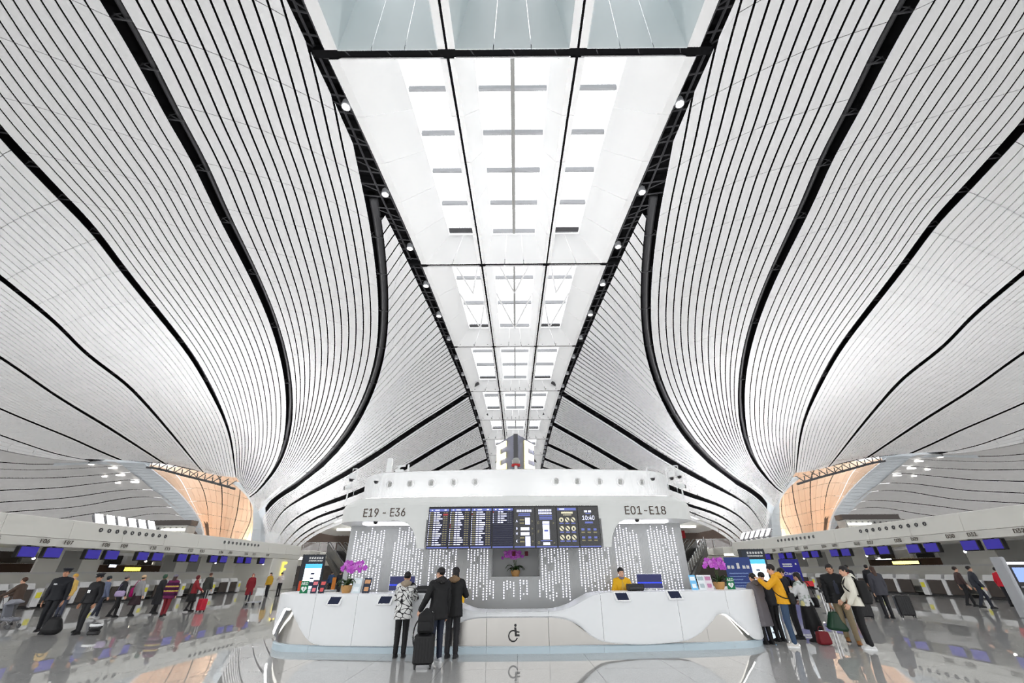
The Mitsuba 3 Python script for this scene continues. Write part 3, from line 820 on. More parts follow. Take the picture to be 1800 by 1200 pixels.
material('mat_letter_grey', srgb(78, 70, 62), 0.5)
NUM_Y = {'F': [(6 + 2 * k + j, 25.06 + 3.87 * k + 1.37 * j) for k in range(-2, 7) for j in (0, 1) if 6 + 2 * k + j < 19],
         'D': [(31 - 2 * k - j, 25.97 + 3.87 * k + 1.35 * j) for k in range(-2, 7) for j in (0, 1) if 31 - 2 * k - j > 18]}
for row, side in ROW.items():
    t = thing('check_in_canopy', 'long pale canopy with counter numbers over the row %s check-in desks' % row, 'canopy')
    y0, y1, ye = 8.0, 49.8, 55.8
    # upper fascia, slightly leaning, and the lower band, cut into panels
    for k in range(13):
        a, b = y0 + (ye - y0) * k / 13, y0 + (ye - y0) * (k + 1) / 13 - 0.02
        part(t, 'fascia_panel', row_prism([(XF, 3.48), (XF + 0.14, 4.46), (XF + 0.5, 4.52), (XF + 0.5, 3.48)], a, b, side), 'mat_warm_grey')
    part(t, 'number_band', row_prism([(XF + 0.05, 3.06), (XF - 0.02, 3.46), (XF + 0.6, 3.46), (XF + 0.6, 3.06)], y0, ye, side), 'mat_warm_grey')
    part(t, 'canopy_roof', row_prism([(XF + 0.5, 4.4), (XB + 4, 4.45), (XB + 4, 4.2), (XF + 0.5, 4.2)], y0, ye - 0.05, side), 'mat_warm_grey')
    part(t, 'soffit', row_prism([(XF + 0.6, 3.08), (XB, 3.08), (XB, 3.2), (XF + 0.6, 3.2)], y0, y1, side), 'mat_warm_grey')
    end = box(XF + 0.07, XB + 3.8, y1, ye, 0.0, 3.055, 0.08)
    part(t, 'end_pier', fsx(side, end), 'mat_warm_grey', smooth=30, label='solid pier at the end of the canopy')
    for n, y in NUM_Y[row]:
        part(t, 'number', sign_on_row('%s%02d' % (row, n), y, 3.18, 0.21, side), 'mat_letter_grey', label='grey counter number %s%02d' % (row, n))
    for ga, gb in ((28.26, 33.7), (40.8, 46.3)) if row == 'F' else ((28.8, 34.4), (40.1, 45.7)):
        for y in np.linspace(ga, gb, 10):
            ring = lathe([(0.13, 0.0), (0.11, 0.05), (0.07, 0.05), (0.06, -0.02), (0, -0.02)], 12)
            ring = frame(ring, (XF + 0.085, y, 4.10), (0, 1, 0), (0.14, 0, 0.99), (-0.99, 0, 0.14))
            part(t, 'air_nozzle', fsx(side, ring), 'mat_dark_steel', smooth=30)
    if row == 'F':
        m = words('F', 1.35, 0.03, True)
        part(t, 'row_letter', frame(m, (-XF + 0.05, 52.4, 1.35), (0, 1, 0), (0, 0, 1), (1, 0, 0)), 'mat_notice', label='lit yellow letter F on the pier', light=(1.3, 1.1, 0.2))

    # the wall behind the desks: panels with openings to the shops behind
    wall = thing('wall_left' if side < 0 else 'wall_right', kind='structure')
    spans = ([(29.0, 33.5, 1), (39.5, 44.0, 0), (44.0, 49.8, 1)] if row == 'F' else [(27.0, 33.0, 0), (40.0, 45.0, 1), (45.0, 49.8, 0)])
    put(wall, fsx(side, box(XB, XB + 0.15, y0, y1, 0, 1.75)), 'mat_warm_grey')
    for a, b, dk in spans:
        n = 3
        for k in range(n):
            c, d = a + (b - a) * k / n, a + (b - a) * (k + 1) / n - 0.02
            part(wall, 'panel', fsx(side, box(XB, XB + 0.15, c, d, 1.77, 3.06, 0.01)), 'mat_mid_grey' if dk == (k % 2) else 'mat_warm_grey')
    part(wall, 'rail', fsx(side, box(XB - 0.05, XB + 0.2, y0, y1, 1.72, 1.80)), 'mat_ledge')

    # desks in pairs
    for i, (n, y) in enumerate(NUM_Y[row]):
        if not (n % 2 == (0 if row == 'F' else 1)) or y > 47.5: continue
        t = thing('check_in_desk', 'white check-in desk pair with dark brown fronts under numbers %s%02d and %s%02d' % (row, min(n, n + (1 if row == 'F' else -1)), row, max(n, n + (1 if row == 'F' else -1))), 'check-in desk', 'check-in desks of row %s' % row)
        for j in (0, 1):
            a = y - 0.60 + 1.42 * j
            part(t, 'front_panel', fsx(side, box(XC, XC + 0.12, a, a + 1.12, 0.14, 0.92, 0.015)), 'mat_brown', label='dark brown front panel')
            part(t, 'ledge', fsx(side, row_prism([(XC - 0.03, 0.94), (XC + 0.10, 1.24), (XC + 0.75, 1.24), (XC + 0.75, 0.94)], a - 0.02, a + 1.14, 1)), 'mat_ledge', label='white upper ledge')
        part(t, 'base', fsx(side, box(XC + 0.06, XC + 1.2, y - 0.75, y + 2.4, 0.0, 0.13)), 'mat_black')
        part(t, 'pod', fsx(side, box(XC - 0.06, XC + 0.5, y + 0.54, y + 0.80, 0.10, 1.0, 0.03)), 'mat_ledge', smooth=30)
        pod = part(t, 'pod', fsx(side, box(XC - 0.10, XC + 0.7, y + 2.02, y + 2.46, 0.06, 0.98, 0.03)), 'mat_ledge', smooth=30, label='white self-weighing pod')
        nb = fsx(side, box(XC - 0.115, XC - 0.10, y + 2.10, y + 2.38, 0.5, 0.78))
        part(pod, 'notice', nb, 'mat_notice', label='round-cornered yellow notice')
        part(t, 'bag_belt', fsx(side, box(XC + 0.75, XC + 2.0, y - 0.6, y + 1.9, 0.2, 0.5, 0.02)), 'mat_mid_grey')

    # hanging monitors
    for n, y in NUM_Y[row]:
        yy = y - 0.42 if row == 'F' else y - 0.70
        t = thing('counter_monitor', 'blue screen hanging under the canopy by counter number %s%02d' % (row, n), 'monitor', 'counter screens of row %s' % row)
        part(t, 'casing', fsx(side, box(XF + 0.12, XF + 0.40, yy - 0.50, yy + 0.50, 2.46, 3.02, 0.03)), 'mat_black', smooth=30)
        scr = fsx(side, box(XF + 0.105, XF + 0.125, yy - 0.46, yy + 0.46, 2.51, 2.99))
        part(t, 'screen', scr, 'mat_screen_blue', label='glowing blue screen')
        part(t, 'bracket', fsx(side, box(XF + 0.2, XF + 0.3, yy - 0.05, yy + 0.05, 3.0, 3.06)), 'mat_dark_steel')
        if n % 4 == 2:
            part(t, 'reading_lamp', fsx(side, moved(trimesh.creation.icosphere(1, 0.07), XF + 0.22, yy + 0.55, 2.44)), 'mat_white_panel', light=(12, 11.5, 10))

    # floodlights standing on the canopy roof, aimed at the ceiling
    grp = [29.5 + 0.9 * k for k in range(6)] if row == 'F' else [49.9 + 1.17 * k for k in range(6)]
    for k, y in enumerate(grp):
        t = thing('floodlight', '%s of six glowing square floodlights on the row %s canopy roof' % (ORDINAL[k], row), 'floodlight', 'floodlights on the canopy roof of row %s' % row)
        w = 0.30
        body = np.array([[-w, 0, -0.5], [w, 0, -0.5], [w, 0, 0.5], [-w, 0, 0.5]])
        x0 = XF + 1.4; zf = 4.5 if row == 'F' else 4.85
        g = np.array([[[x0, y - w, zf], [x0, y + w, zf]], [[x0 + 0.55, y - w + 0.12, zf + 0.72], [x0 + 0.55, y + w + 0.12, zf + 0.72]]])
        part(t, 'housing', fsx(side, sheet(g + [0.05, 0, -0.02], np.array([0.14, 0, -0.08]))), 'mat_dark_steel')
        lensm = sheet(g, np.array([0.02, 0, -0.01]))
        part(t, 'lens', fsx(side, lensm), 'mat_white_panel', light=(9, 9, 9), label='glowing white lens')
        part(t, 'stand', fsx(side, box(x0 + 0.2, x0 + 0.5, y - 0.05, y + 0.05, 4.4, zf + 0.3)), 'mat_dark_steel')
    for pt, (ya, yz, lv) in (('near', (24.0, 40.0, 0.8)), ('far', (40.4, 55.4, 2.0))):
        t = thing('uplight_trough', 'long white uplight trough on the %s half of the row %s canopy roof' % (pt, row), 'uplight')
        part(t, 'trough', fsx(side, box(XF + 2.9, XF + 3.8, ya, yz, 4.46, 4.55, 0.02)), 'mat_grey_bar')
        key = part(t, 'lens', fsx(side, box(XF + 2.95, XF + 3.75, ya + 0.05, yz - 0.05, 4.55, 4.57)), 'mat_white_panel')
        scene[key]['emitter'] = emitter((UPLIGHT * lv,) * 3, 20)

    # the shops seen through the openings
    sx = XB + 5.5
    shop = thing('wall_back' if row == 'F' else 'wall_far', kind='structure')
    put(shop, fsx(side, box(sx, sx + 0.3, 12, 54, 0, 2.35)), 'mat_shop_brown')
    part(shop, 'upper_band', fsx(side, box(sx + 0.02, sx + 0.3, 12, 54, 2.37, 4.2)), 'mat_ledge')
    ol = ([(23.5, 29.0), (33.5, 39.5)] if row == 'F' else [(18.5, 27.0), (33.0, 40.0)])
    sc = sx / XB
    if row == 'F':
        signs = [(25.6, 1.92, 1.9, 0.26, (2.6, 2.2, 0.15), 'yellow'), (36.4, 2.05, 1.5, 0.30, (2.6, 2.2, 0.2), 'yellow'), (34.5, 2.3, 0.6, 0.25, (2.0, 2.1, 2.4), 'bluish white'), (38.4, 2.55, 0.9, 0.2, (2.4, 2.2, 1.8), 'warm white')]
    else:
        signs = [(36.0, 2.05, 2.4, 0.26, (2.8, 2.3, 0.6), 'yellow'), (24.2, 1.98, 1.2, 0.30, (3.2, 3.2, 3.2), 'white'), (38.0, 2.42, 1.6, 0.2, (2.6, 2.6, 2.6), 'cool white'), (24.6, 2.62, 1.6, 0.2, (2.8, 2.5, 2.0), 'warm white')]
    for y, z, w, h, rad, nm in signs:
        yy = y * sc
        t = thing('shop_sign', '%s lit shop sign seen through the %s opening behind the row %s desks' % (nm, 'nearer' if y < 30 else 'farther', row), 'sign')
        part(t, 'light_face', fsx(side, box(sx - 0.12, sx - 0.1, yy - w / 2 * 1.2, yy + w / 2 * 1.2, z - h / 2, z + h / 2)), 'mat_ledge', light=rad)
        part(t, 'casing', fsx(side, box(sx - 0.1, sx - 0.005, yy - w / 2 * 1.2 - 0.05, yy + w / 2 * 1.2 + 0.05, z - h / 2 - 0.05, z + h / 2 + 0.05)), 'mat_dark_steel')
    for a, b in ol:
        for k in range(4):
            yy = (a + (b - a) * (k + 0.5) / 4) * sc
            t = whole('shop_display', fsx(side, box(sx - 0.4, sx - 0.02, yy - 0.7, yy + 0.7, 2.4, 3.1, 0.03)), ('mat_black', 'mat_ledge', 'mat_brown', 'mat_mid_grey')[k % 4], '%s, %s from the camera in the %s opening behind the row %s desks' % (('black display box', 'pale display box', 'brown display box', 'grey display box')[k % 4], ORDINAL[k], ('nearer' if a < 30 else 'farther'), row), 'display box', 'shop display boxes behind row %s' % row)

# ------------------------------------------------------------------ the gallery and escalators at the far end
material('mat_back_brown', srgb(80, 66, 58), 0.5)
material('mat_escalator', srgb(58, 58, 54), 0.35)
gal = thing('gallery', 'raised gallery floor with a pale edge running across the far end of the hall', 'gallery', kind='structure')
put(gal, box(-34, 34, 63.0, 84, 3.35, 4.15, 0.05), 'mat_warm_grey')
part(gal, 'ceiling_slab', box(-34, 34, 66.0, 84, 7.6, 8.0), 'mat_ledge')
wb = thing('wall_end', kind='structure')
put(wb, box(-60, 60, 84, 84.4, 0, 9), 'mat_back_brown')
for s, nm in ((-1, 'wall_outer_left'), (1, 'wall_outer_right')):
    w_ = thing(nm, kind='structure')
    put(w_, join(box(s * 60, s * 124, 108, 108.5, 0, 13), box(s * 123.5, s * 124, 10, 108, 0, 16)), 'mat_back_brown')
for i in range(-6, 7):
    part(wb, 'column_cladding', box(i * 5 - 0.3, i * 5 + 0.3, 83.6, 83.98, 4.2, 7.6), 'mat_ledge')
wl = thing('wall_under_gallery', kind='structure')
put(wl, box(-34, 34, 66.5, 66.8, 0, 3.34), 'mat_brown')
part(wl, 'band', box(-34, 34, 66.40, 66.49, 2.5, 3.3), 'mat_warm_grey')
for s in (-1, 1):
    for k in (0, 1, 4, 5, 6):
        x = s * (17.0 + 2.3 * k)
        t = thing('glass_balustrade', '%s glass balustrade panel from the counter on the %s half of the gallery edge' % (ORDINAL[k if k < 2 else k - 2], 'left' if s < 0 else 'right'), 'balustrade', 'balustrade panels on the gallery edge')
        part(t, 'glass', box(x - 1.05, x + 1.05, 63.1, 63.115, 4.2, 5.25), 'mat_glass')
        part(t, 'post', tube([[x - 1.12, 63.1, 4.15], [x - 1.12, 63.1, 5.3]], 0.05, 8), 'mat_aluminium', smooth=40)
        part(t, 'handrail', tube([[x - 1.12, 63.1, 5.3], [x + 1.16, 63.1, 5.3]], 0.035, 6), 'mat_aluminium', smooth=40)
    # ceiling light bulkheads
    for (xa, xb_, y, z, lab) in ((16.3, 26.2, 62.0, 6.75, 'long beige lamp box with a bright tube before the gallery'),
                                 (26.4, 31.5, 58.5, 3.15, 'beige bulkhead with a strip light under the gallery')):
        t = thing('light_box', lab + (' on the row F side' if s < 0 else ' on the row D side'), 'light fixture')
        part(t, 'housing', box(s * xa, s * xb_, y, y + 3.0, z + 0.22, z + 1.0, 0.05), 'mat_warm_grey', smooth=30)
        part(t, 'tube', box(s * (xa + 0.2), s * (xb_ - 1.2), y - 0.02, y + 0.5, z - 0.05, z + 0.21, 0.04), 'mat_white_panel', light=(4.0, 3.8, 3.2))
        if z < 5: part(t, 'pillar', box(s * (xb_ - 0.5), s * xb_, y, y + 0.6, 0, z + 0.25), 'mat_warm_grey')
        if z > 5: part(t, 'hanger', join(tube([[s * (xa + 2), y + 1, z + 1], [s * (xa + 2), y + 1, z + 2.2]], 0.08, 6), tube([[s * (xb_ - 2), y + 1, z + 1], [s * (xb_ - 2), y + 1, z + 2.2]], 0.08, 6)), 'mat_dark_steel')
    t = thing('strip_light', 'short strip light under the gallery beside the information counter, %s' % ('row F side' if s < 0 else 'row D side'), 'light fixture')
    put(t, box(s * 14.5, s * 17.6, 62.5, 62.9, 3.05, 3.3, 0.04), 'mat_white_panel', light=(4.0, 3.8, 3.2))
    # escalator: rises outwards and away from the hall floor to the gallery
    e = thing('escalator', 'dark escalator with glass sides rising to the gallery, %s of the information counter' % ('left' if s < 0 else 'right'), 'escalator')
    p0, p1 = np.array([s * 15.6, 49.5, 0.0]), np.array([s * 23.6, 61.5, 4.15])
    d = p1 - p0; hd = np.array([d[0], d[1], 0]); hd /= np.linalg.norm(hd); side_v = np.array([hd[1], -hd[0], 0])
    for lane in (-1.05, 1.05):
        for off in (-0.62, 0.62):
            o = side_v * (lane + off)
            g = np.array([[p0 + o - hd * 1.6, p1 + o + hd * 1.2], [p0 + o - hd * 1.6 + [0, 0, 1.0], p1 + o + hd * 1.2 + [0, 0, 1.0]]])
            part(e, 'balustrade', sheet(g, side_v * 0.05), 'mat_escalator')
            r_ = np.array([p0 + o - hd * 1.7 + [0, 0, 1.02], p0 + o + [0, 0, 1.05], p1 + o + [0, 0, 1.05], p1 + o + hd * 1.3 + [0, 0, 1.02]])
            part(e, 'handrail', tube(r_, 0.06, 6), 'mat_black', smooth=40)
        n = 22
        for i in range(n):
            c = p0 + d * (i + 0.5) / n + side_v * lane
            v = []
            a, b = hd * (np.linalg.norm(d[:2]) / n / 2), side_v * 0.52
            g = np.array([[c - a - b, c - a + b], [c + a - b, c + a + b]]); g[..., 2] = c[2] + 0.08
            part(e, 'step', sheet(g, -0.28), 'mat_dark_steel')
    g = np.array([[p0 - side_v * 1.9, p1 - side_v * 1.9], [p0 + side_v * 1.9, p1 + side_v * 1.9]]) + [0, 0, -0.15]
    part(e, 'truss_casing', sheet(g, -0.7), 'mat_escalator')
    pts = [p0 + d * f + side_v * 1.75 + [0, 0, 0.2] for f in np.linspace(0.25, 1, 9)]
    part(e, 'side_post', join([tube([q, q + [0, 0, 1.1]], 0.05, 6) for q in pts]), 'mat_aluminium', smooth=40)
# red lit sign on the right, small white lights on the left
t = thing('gallery_sign', 'red lit sign with white characters above the gallery on the right', 'sign')
part(t, 'board', box(19.5, 27.0, 72.0, 72.2, 6.0, 7.1), colour(140, 20, 30))
for k, x in enumerate((20.6, 22.3, 23.2, 24.3, 25.0)):
    part(t, 'character', box(x, x + 0.55, 71.95, 71.99, 6.35, 6.8), 'mat_white_panel', light=(4, 3.6, 3.6))
for k, x in enumerate((-23.2, -22.5, -21.8)):
    whole('lantern', moved(trimesh.creation.icosphere(2, 0.3), x, 70, 6.6, scale=(1, 1, 1)), 'mat_white_panel', '%s of three round glowing lanterns above the left escalator' % ('leftmost', 'middle', 'rightmost')[k], 'lantern', 'lanterns above the left escalator', smooth=True, light=(6, 5.6, 4.6))
for k in range(7):
    x = -23.8 + 0.75 * k
    whole('shop_light', box(x, x + 0.4, 71.5, 71.6, 5.45 + 0.12 * (k % 3), 5.7 + 0.1 * (k % 2)), 'mat_white_panel', '%s from the left of seven small shop lights behind the left gallery railing' % ORDINAL[k], 'light', 'shop lights behind the left gallery railing', light=((5, 4.4, 2.6), (4, 4.4, 4.2), (5, 3, 1.2))[k % 3])
# another counter row far behind on both sides
for s, nm in ((-1, 'F'), (1, 'D')):
    t = thing('far_counter_row', 'distant pale counter canopy with small air holes seen behind the row %s canopy' % nm, 'canopy')
    part(t, 'fascia', box(s * 44.2, s * 52, 59.6, 61.4, 5.0, 7.35, 0.1), 'mat_mid_grey')
    part(t, 'dark_band', box(s * 44.2, s * 52, 60.0, 61.4, 7.37, 8.0), 'mat_brown')
    for k in range(8):
        ring = lathe([(0.14, 0.0), (0.1, 0.06), (0, 0.0)], 10)
        part(t, 'air_nozzle', fsx(s, frame(ring, (44.8 + 0.8 * k, 59.58, 6.95), (1, 0, 0), (0, 0, 1), (0, -1, 0))), 'mat_dark_steel')
    part(t, 'strip_light', box(s * 44.3, s * 47.4, 59.3, 59.58, 6.65, 6.9, 0.04), 'mat_white_panel', light=(4, 3.9, 3.4))

# ------------------------------------------------------------------ the information counter
material('mat_counter', (0.74, 0.755, 0.765), 0.22, 0.0, 0.5)
material('mat_plinth', srgb(176, 192, 200), 0.3, 0.0, 0.5)
material('mat_fascia', (0.66, 0.67, 0.65), 0.3, 0.0, 0.4)
material('mat_led_wall', (0.44, 0.45, 0.45), 0.4, 0.0, 0.4)
material('mat_letter', srgb(70, 58, 50), 0.5)
counter = thing('information_counter', 'long white curved information counter with steel insets, an LED wall and flight screens', 'information counter')


def front_plan(off=0.0, half=5.35, y0=11.58, k=0.017, R=1.15, back=16.0, n=60):
    """Plan curve of the counter front: a flat arc with rounded ends; off pushes it inwards."""
    x = np.linspace(0, half, n); y = y0 + k * x * x
    a0 = math.atan(2 * k * half)
    c = np.array([half, y0 + k * half ** 2]) + R * np.array([-math.sin(a0), math.cos(a0)])
    th = np.linspace(-math.pi / 2 + a0, 0, 24)
    xs = np.r_[x, c[0] + R * np.cos(th[1:]), c[0] + R]; ys = np.r_[y, c[1] + R * np.sin(th[1:]), back]
    p = np.c_[np.r_[-xs[::-1], xs[1:]], np.r_[ys[::-1], ys[1:]]]
    s = np.r_[0, np.cumsum(np.hypot(*np.diff(p, axis=0).T))]; s -= s[-1] / 2
    t = np.gradient(p, axis=0); t /= np.linalg.norm(t, axis=1, keepdims=True)
    nrm = np.stack([t[:, 1], -t[:, 0]], 1)      # outwards
    return p - nrm * off, s


FP, FS = front_plan()
FP2, _ = front_plan(0.02)


def on_front(s, z, out=0.0):
    t = np.array([np.interp(s + 0.01, FS, FP[:, 0]) - np.interp(s - 0.01, FS, FP[:, 0]), np.interp(s + 0.01, FS, FP[:, 1]) - np.interp(s - 0.01, FS, FP[:, 1])])
    t /= np.linalg.norm(t)
    return np.array([np.interp(s, FS, FP[:, 0]) + t[1] * out, np.interp(s, FS, FP[:, 1]) - t[0] * out, z])


from scipy.interpolate import PchipInterpolator
_lo = np.array([(-8.6, 0.13), (-7.2, 0.13), (-6.5, 0.30), (-6.05, 0.62), (-5.85, 0.87), (-5.68, 0.86), (-5.46, 0.647), (-5.19, 0.366), (-4.91, 0.19), (-4.6, 0.14), (-2.4, 0.15), (-2.0, 0.21), (-1.8, 0.31), (-1.62, 0.44),
                (-1.4, 0.57), (-1.15, 0.65), (-0.85, 0.685), (0, 0.69), (0.74, 0.688), (1.08, 0.654), (1.34, 0.575), (1.5, 0.48), (1.66, 0.355), (1.98, 0.212), (2.31, 0.17), (2.9, 0.14), (3.7, 0.165), (3.95, 0.19), (4.28, 0.29), (4.71, 0.544),
                (4.93, 0.69), (5.05, 0.695), (5.47, 0.394), (5.8, 0.16), (6.1, 0.13), (8.6, 0.13)])
_hi = np.array([(-8.6, 1.19), (-2.15, 1.185), (-1.9, 1.15), (-1.58, 1.04), (-1.3, 0.91), (-0.95, 0.825), (-0.5, 0.812), (0, 0.812), (0.5, 0.812), (0.88, 0.823), (1.3, 0.91), (1.6, 1.04), (1.9, 1.15), (2.2, 1.185), (8.6, 1.19)])
z_lo, z_hi = PchipInterpolator(_lo[:, 0], _lo[:, 1]), PchipInterpolator(_hi[:, 0], _hi[:, 1])
cuts = [-8.4, -6.6, -5.0, -3.9, -1.75, -0.72, 0.74, 2.0, 3.9, 5.2, 6.8, 8.4]
DESK = 0.75
for a, b in zip(cuts[:-1], cuts[1:]):
    s = np.linspace(a + 0.003, b - 0.003, max(10, int((b - a) * 16)))
    rows = []
    for u in s:
        lo, hi = float(z_lo(u)), float(z_hi(u))
        z = np.r_[lo, np.linspace(lo + 0.03, hi - 0.05, 6), hi - 0.015, hi]
        o = np.r_[0.05, 0.075 + 0.03 * (z[1:-2] - 0.2), 0.10, 0.075]
        rows.append([on_front(u, q, w) for q, w in zip(z, o)] + [on_front(u, hi, -0.05), on_front(u, hi, -DESK), on_front(u, hi - 0.06, -DESK)])
    part(counter, 'front_panel', sheet(np.array(rows)), 'mat_counter', smooth=50, label='white curved solid-surface panel')
# steel insets behind the cut-outs
for a, b in ((-8.3, -7.3), (-7.3, -6.2), (-6.2, -4.6), (-2.35, -0.73), (-0.72, 0.73), (0.74, 2.5), (3.5, 4.6), (4.605, 6.3)):
    s = np.linspace(a, b, 24)
    g = np.array([[on_front(u, z, -0.05 + 0.035 * math.sin(u * 2.6 + 0.7) + 0.006 * math.sin(u * 11)) for z in (0.12, 0.3, 0.5, 0.7, 0.9)] for u in s])
    g[..., 2] = np.minimum(g[..., 2], np.array([float(z_lo(u)) + 0.06 for u in s])[:, None])
    part(counter, 'steel_inset', sheet(g), 'mat_steel', smooth=True, label='brushed steel inset')
for a, b in zip(cuts[:-1], cuts[1:]):
    s = np.linspace(a + 0.002, b - 0.002, 20)
    g = np.array([[on_front(u, z, o) for z, o in ((0.0, 0.02), (0.12, 0.02), (0.14, 0.0), (0.14, -0.2))] for u in s])
    part(counter, 'plinth', sheet(g), 'mat_plinth', smooth=30, label='pale blue plinth')
# lit edges at the two outer cut-outs
for rng_s in (np.linspace(-6.45, -5.70, 18), np.linspace(5.02, 5.62, 14)):
    pts = [on_front(u, float(z_lo(u)) - 0.006, 0.05) for u in rng_s]
    w = 0.030 if rng_s[0] < 0 else 0.014
    part(counter, 'edge_light', tube(pts, [w] * len(pts), 6), 'mat_white_panel', smooth=True, light=(3.5, 3.5, 3.4), label='glowing white edge of a cut-out')
# worktop behind the counter
wt = [on_front(u, 1.1, -0.3)[:2] for u in np.linspace(2.0, 5.6, 20)]
# wheelchair symbol
sym = []
cx, cz = -0.10, 0.33
ring_ = Polygon([(cx + 0.115 * math.cos(t), cz + 0.115 * math.sin(t)) for t in np.linspace(math.radians(60), math.radians(340), 40)] + [(cx + 0.090 * math.cos(t), cz + 0.090 * math.sin(t)) for t in np.linspace(math.radians(340), math.radians(60), 40)])
head_ = Polygon([(-0.045 + 0.028 * math.cos(t), 0.535 + 0.028 * math.sin(t)) for t in np.linspace(0, 2 * math.pi, 20)])
body_ = Polygon([(-0.072, 0.495), (-0.025, 0.495), (-0.02, 0.425), (0.06, 0.415), (0.06, 0.392), (-0.015, 0.395), (-0.012, 0.365), (0.075, 0.362), (0.125, 0.235), (0.098, 0.225), (0.055, 0.325), (-0.055, 0.325)])
s3 = extrude(shapely.union_all([ring_, head_, body_]), 0.004)
part(counter, 'wheelchair_symbol', frame(s3, (0, 11.605, 0), (1, 0, 0), (0, 0, 1), (0, -1, 0)), 'mat_black', label='black wheelchair symbol')
# slanted tablets set in the front
for sc, zc in ((-4.49, 1.05), (-3.20, 1.06), (2.54, 1.095), (3.86, 1.115)):
    o = on_front(sc, zc, 0.118); t = on_front(sc + 0.05, zc, 0.118) - on_front(sc - 0.05, zc, 0.118); t /= np.linalg.norm(t)
    out = np.array([t[1], -t[0], 0]); up = np.array([0, 0, 0.94]) + out * -0.34
    up /= np.linalg.norm(up); n_ = np.cross(t, up)
    lean = (0.25 if sc < 0 else -0.25)
    fr = extrude(Polygon([(-0.17, -0.10), (0.17, -0.10), (0.17 + lean * 0.2, 0.09), (-0.17 + lean * 0.2, 0.09)]).buffer(0.01), 0.035)
    gl = extrude(Polygon([(-0.14, -0.08), (0.14, -0.08), (0.14 + lean * 0.16, 0.07), (-0.14 + lean * 0.16, 0.07)]), 0.004, 0.036)
    tb = part(counter, 'tablet', frame(fr, o - n_ * 0.02, t, up, n_), 'mat_solid_white', label='white framed slanted tablet')
    part(tb, 'screen', frame(gl, o - n_ * 0.02, t, up, n_), colour(30, 38, 62, 0.15), label='dark blue tablet screen')

# the LED wall
YW = 13.2
wall_poly = sbox(-4.9, 0, 4.85, 2.86).difference(sbox(-0.72, 1.51, 0.66, 2.25))
part(counter, 'led_wall', frame(extrude(wall_poly, 0.12), (0, YW + 0.12, 0), (1, 0, 0), (0, 0, 1), (0, -1, 0)), 'mat_led_wall', label='grey perforated wall')
part(counter, 'core', join(box(-4.9, -4.75, YW + 0.12, 16.4, 0, 2.86), box(4.7, 4.85, YW + 0.12, 16.4, 0, 2.86), box(-4.9, 4.85, 16.25, 16.4, 0, 2.86)), 'mat_led_wall')
nic = [box(-0.72, -0.70, YW + 0.12, YW + 0.62, 1.51, 2.25), box(0.64, 0.66, YW + 0.12, YW + 0.62, 1.51, 2.25), box(-0.72, 0.66, YW + 0.12, YW + 0.62, 1.49, 1.51), box(-0.72, 0.66, YW + 0.12, YW + 0.62, 2.25, 2.27), box(-0.72, 0.66, YW + 0.60, YW + 0.62, 1.49, 2.27)]
part(counter, 'niche', join(nic), 'mat_led_wall', label='grey recessed niche')
R9 = random.Random(5)
dots = []
col_x = -4.72; g_i = 0
dot = Polygon([(-0.011, -0.016), (0.011, -0.016), (0.015, 0), (0.011, 0.016), (-0.011, 0.016), (-0.015, 0)])
dm = extrude(dot, 0.006)
dv, df = np.array(dm.vertices), np.array(dm.faces)
cnt, pos = 0, []
while col_x < 4.72:
    ncol = R9.randint(8, 10)
    for c in range(ncol):
        x = col_x + c * 0.092
        if x > 4.72: break
        top = 2.80 - R9.random() * 0.55 * (0.3 + abs(c - ncol / 2) / ncol); bot = 0.92 + R9.random() * R9.random() * 0.6
        z = top
        while z > bot:
            run = R9.randint(5, 16)
            for r in range(run):
                if z < bot: break
                behind = abs(x + 0.07) < 2.5 and z > 2.3
                if not behind and not (-0.78 < x < 0.72 and z > 1.42): pos.append((x + (R9.random() - 0.5) * 0.004, z))
                z -= 0.062
            z -= 0.062 * R9.choice((0, 0, 0, 1, 1, 3))
    col_x += ncol * 0.092 + R9.choice((0.14, 0.2, 0.26))
pos = np.array(pos)
V = (dv[None] + 0).repeat(len(pos), 0); V[:, :, 0] += pos[:, :1]; V[:, :, 1] += pos[:, 1:]
dots = tm(V.reshape(-1, 3), (df[None] + (np.arange(len(pos)) * len(dv))[:, None, None]).reshape(-1, 3))
part(counter, 'led_dots', frame(dots, (0, YW - 0.001, 0), (1, 0, 0), (0, 0, 1), (0, -1, 0)), 'mat_white_panel', light=(1.9, 1.87, 2.4), kind='stuff', label='small white LED lights')

# canopy over the counter
def stadium(half, y0, k, R, back):
    p, _ = front_plan(0, half, y0, k, R, back)
    return Polygon([tuple(q) for q in p])


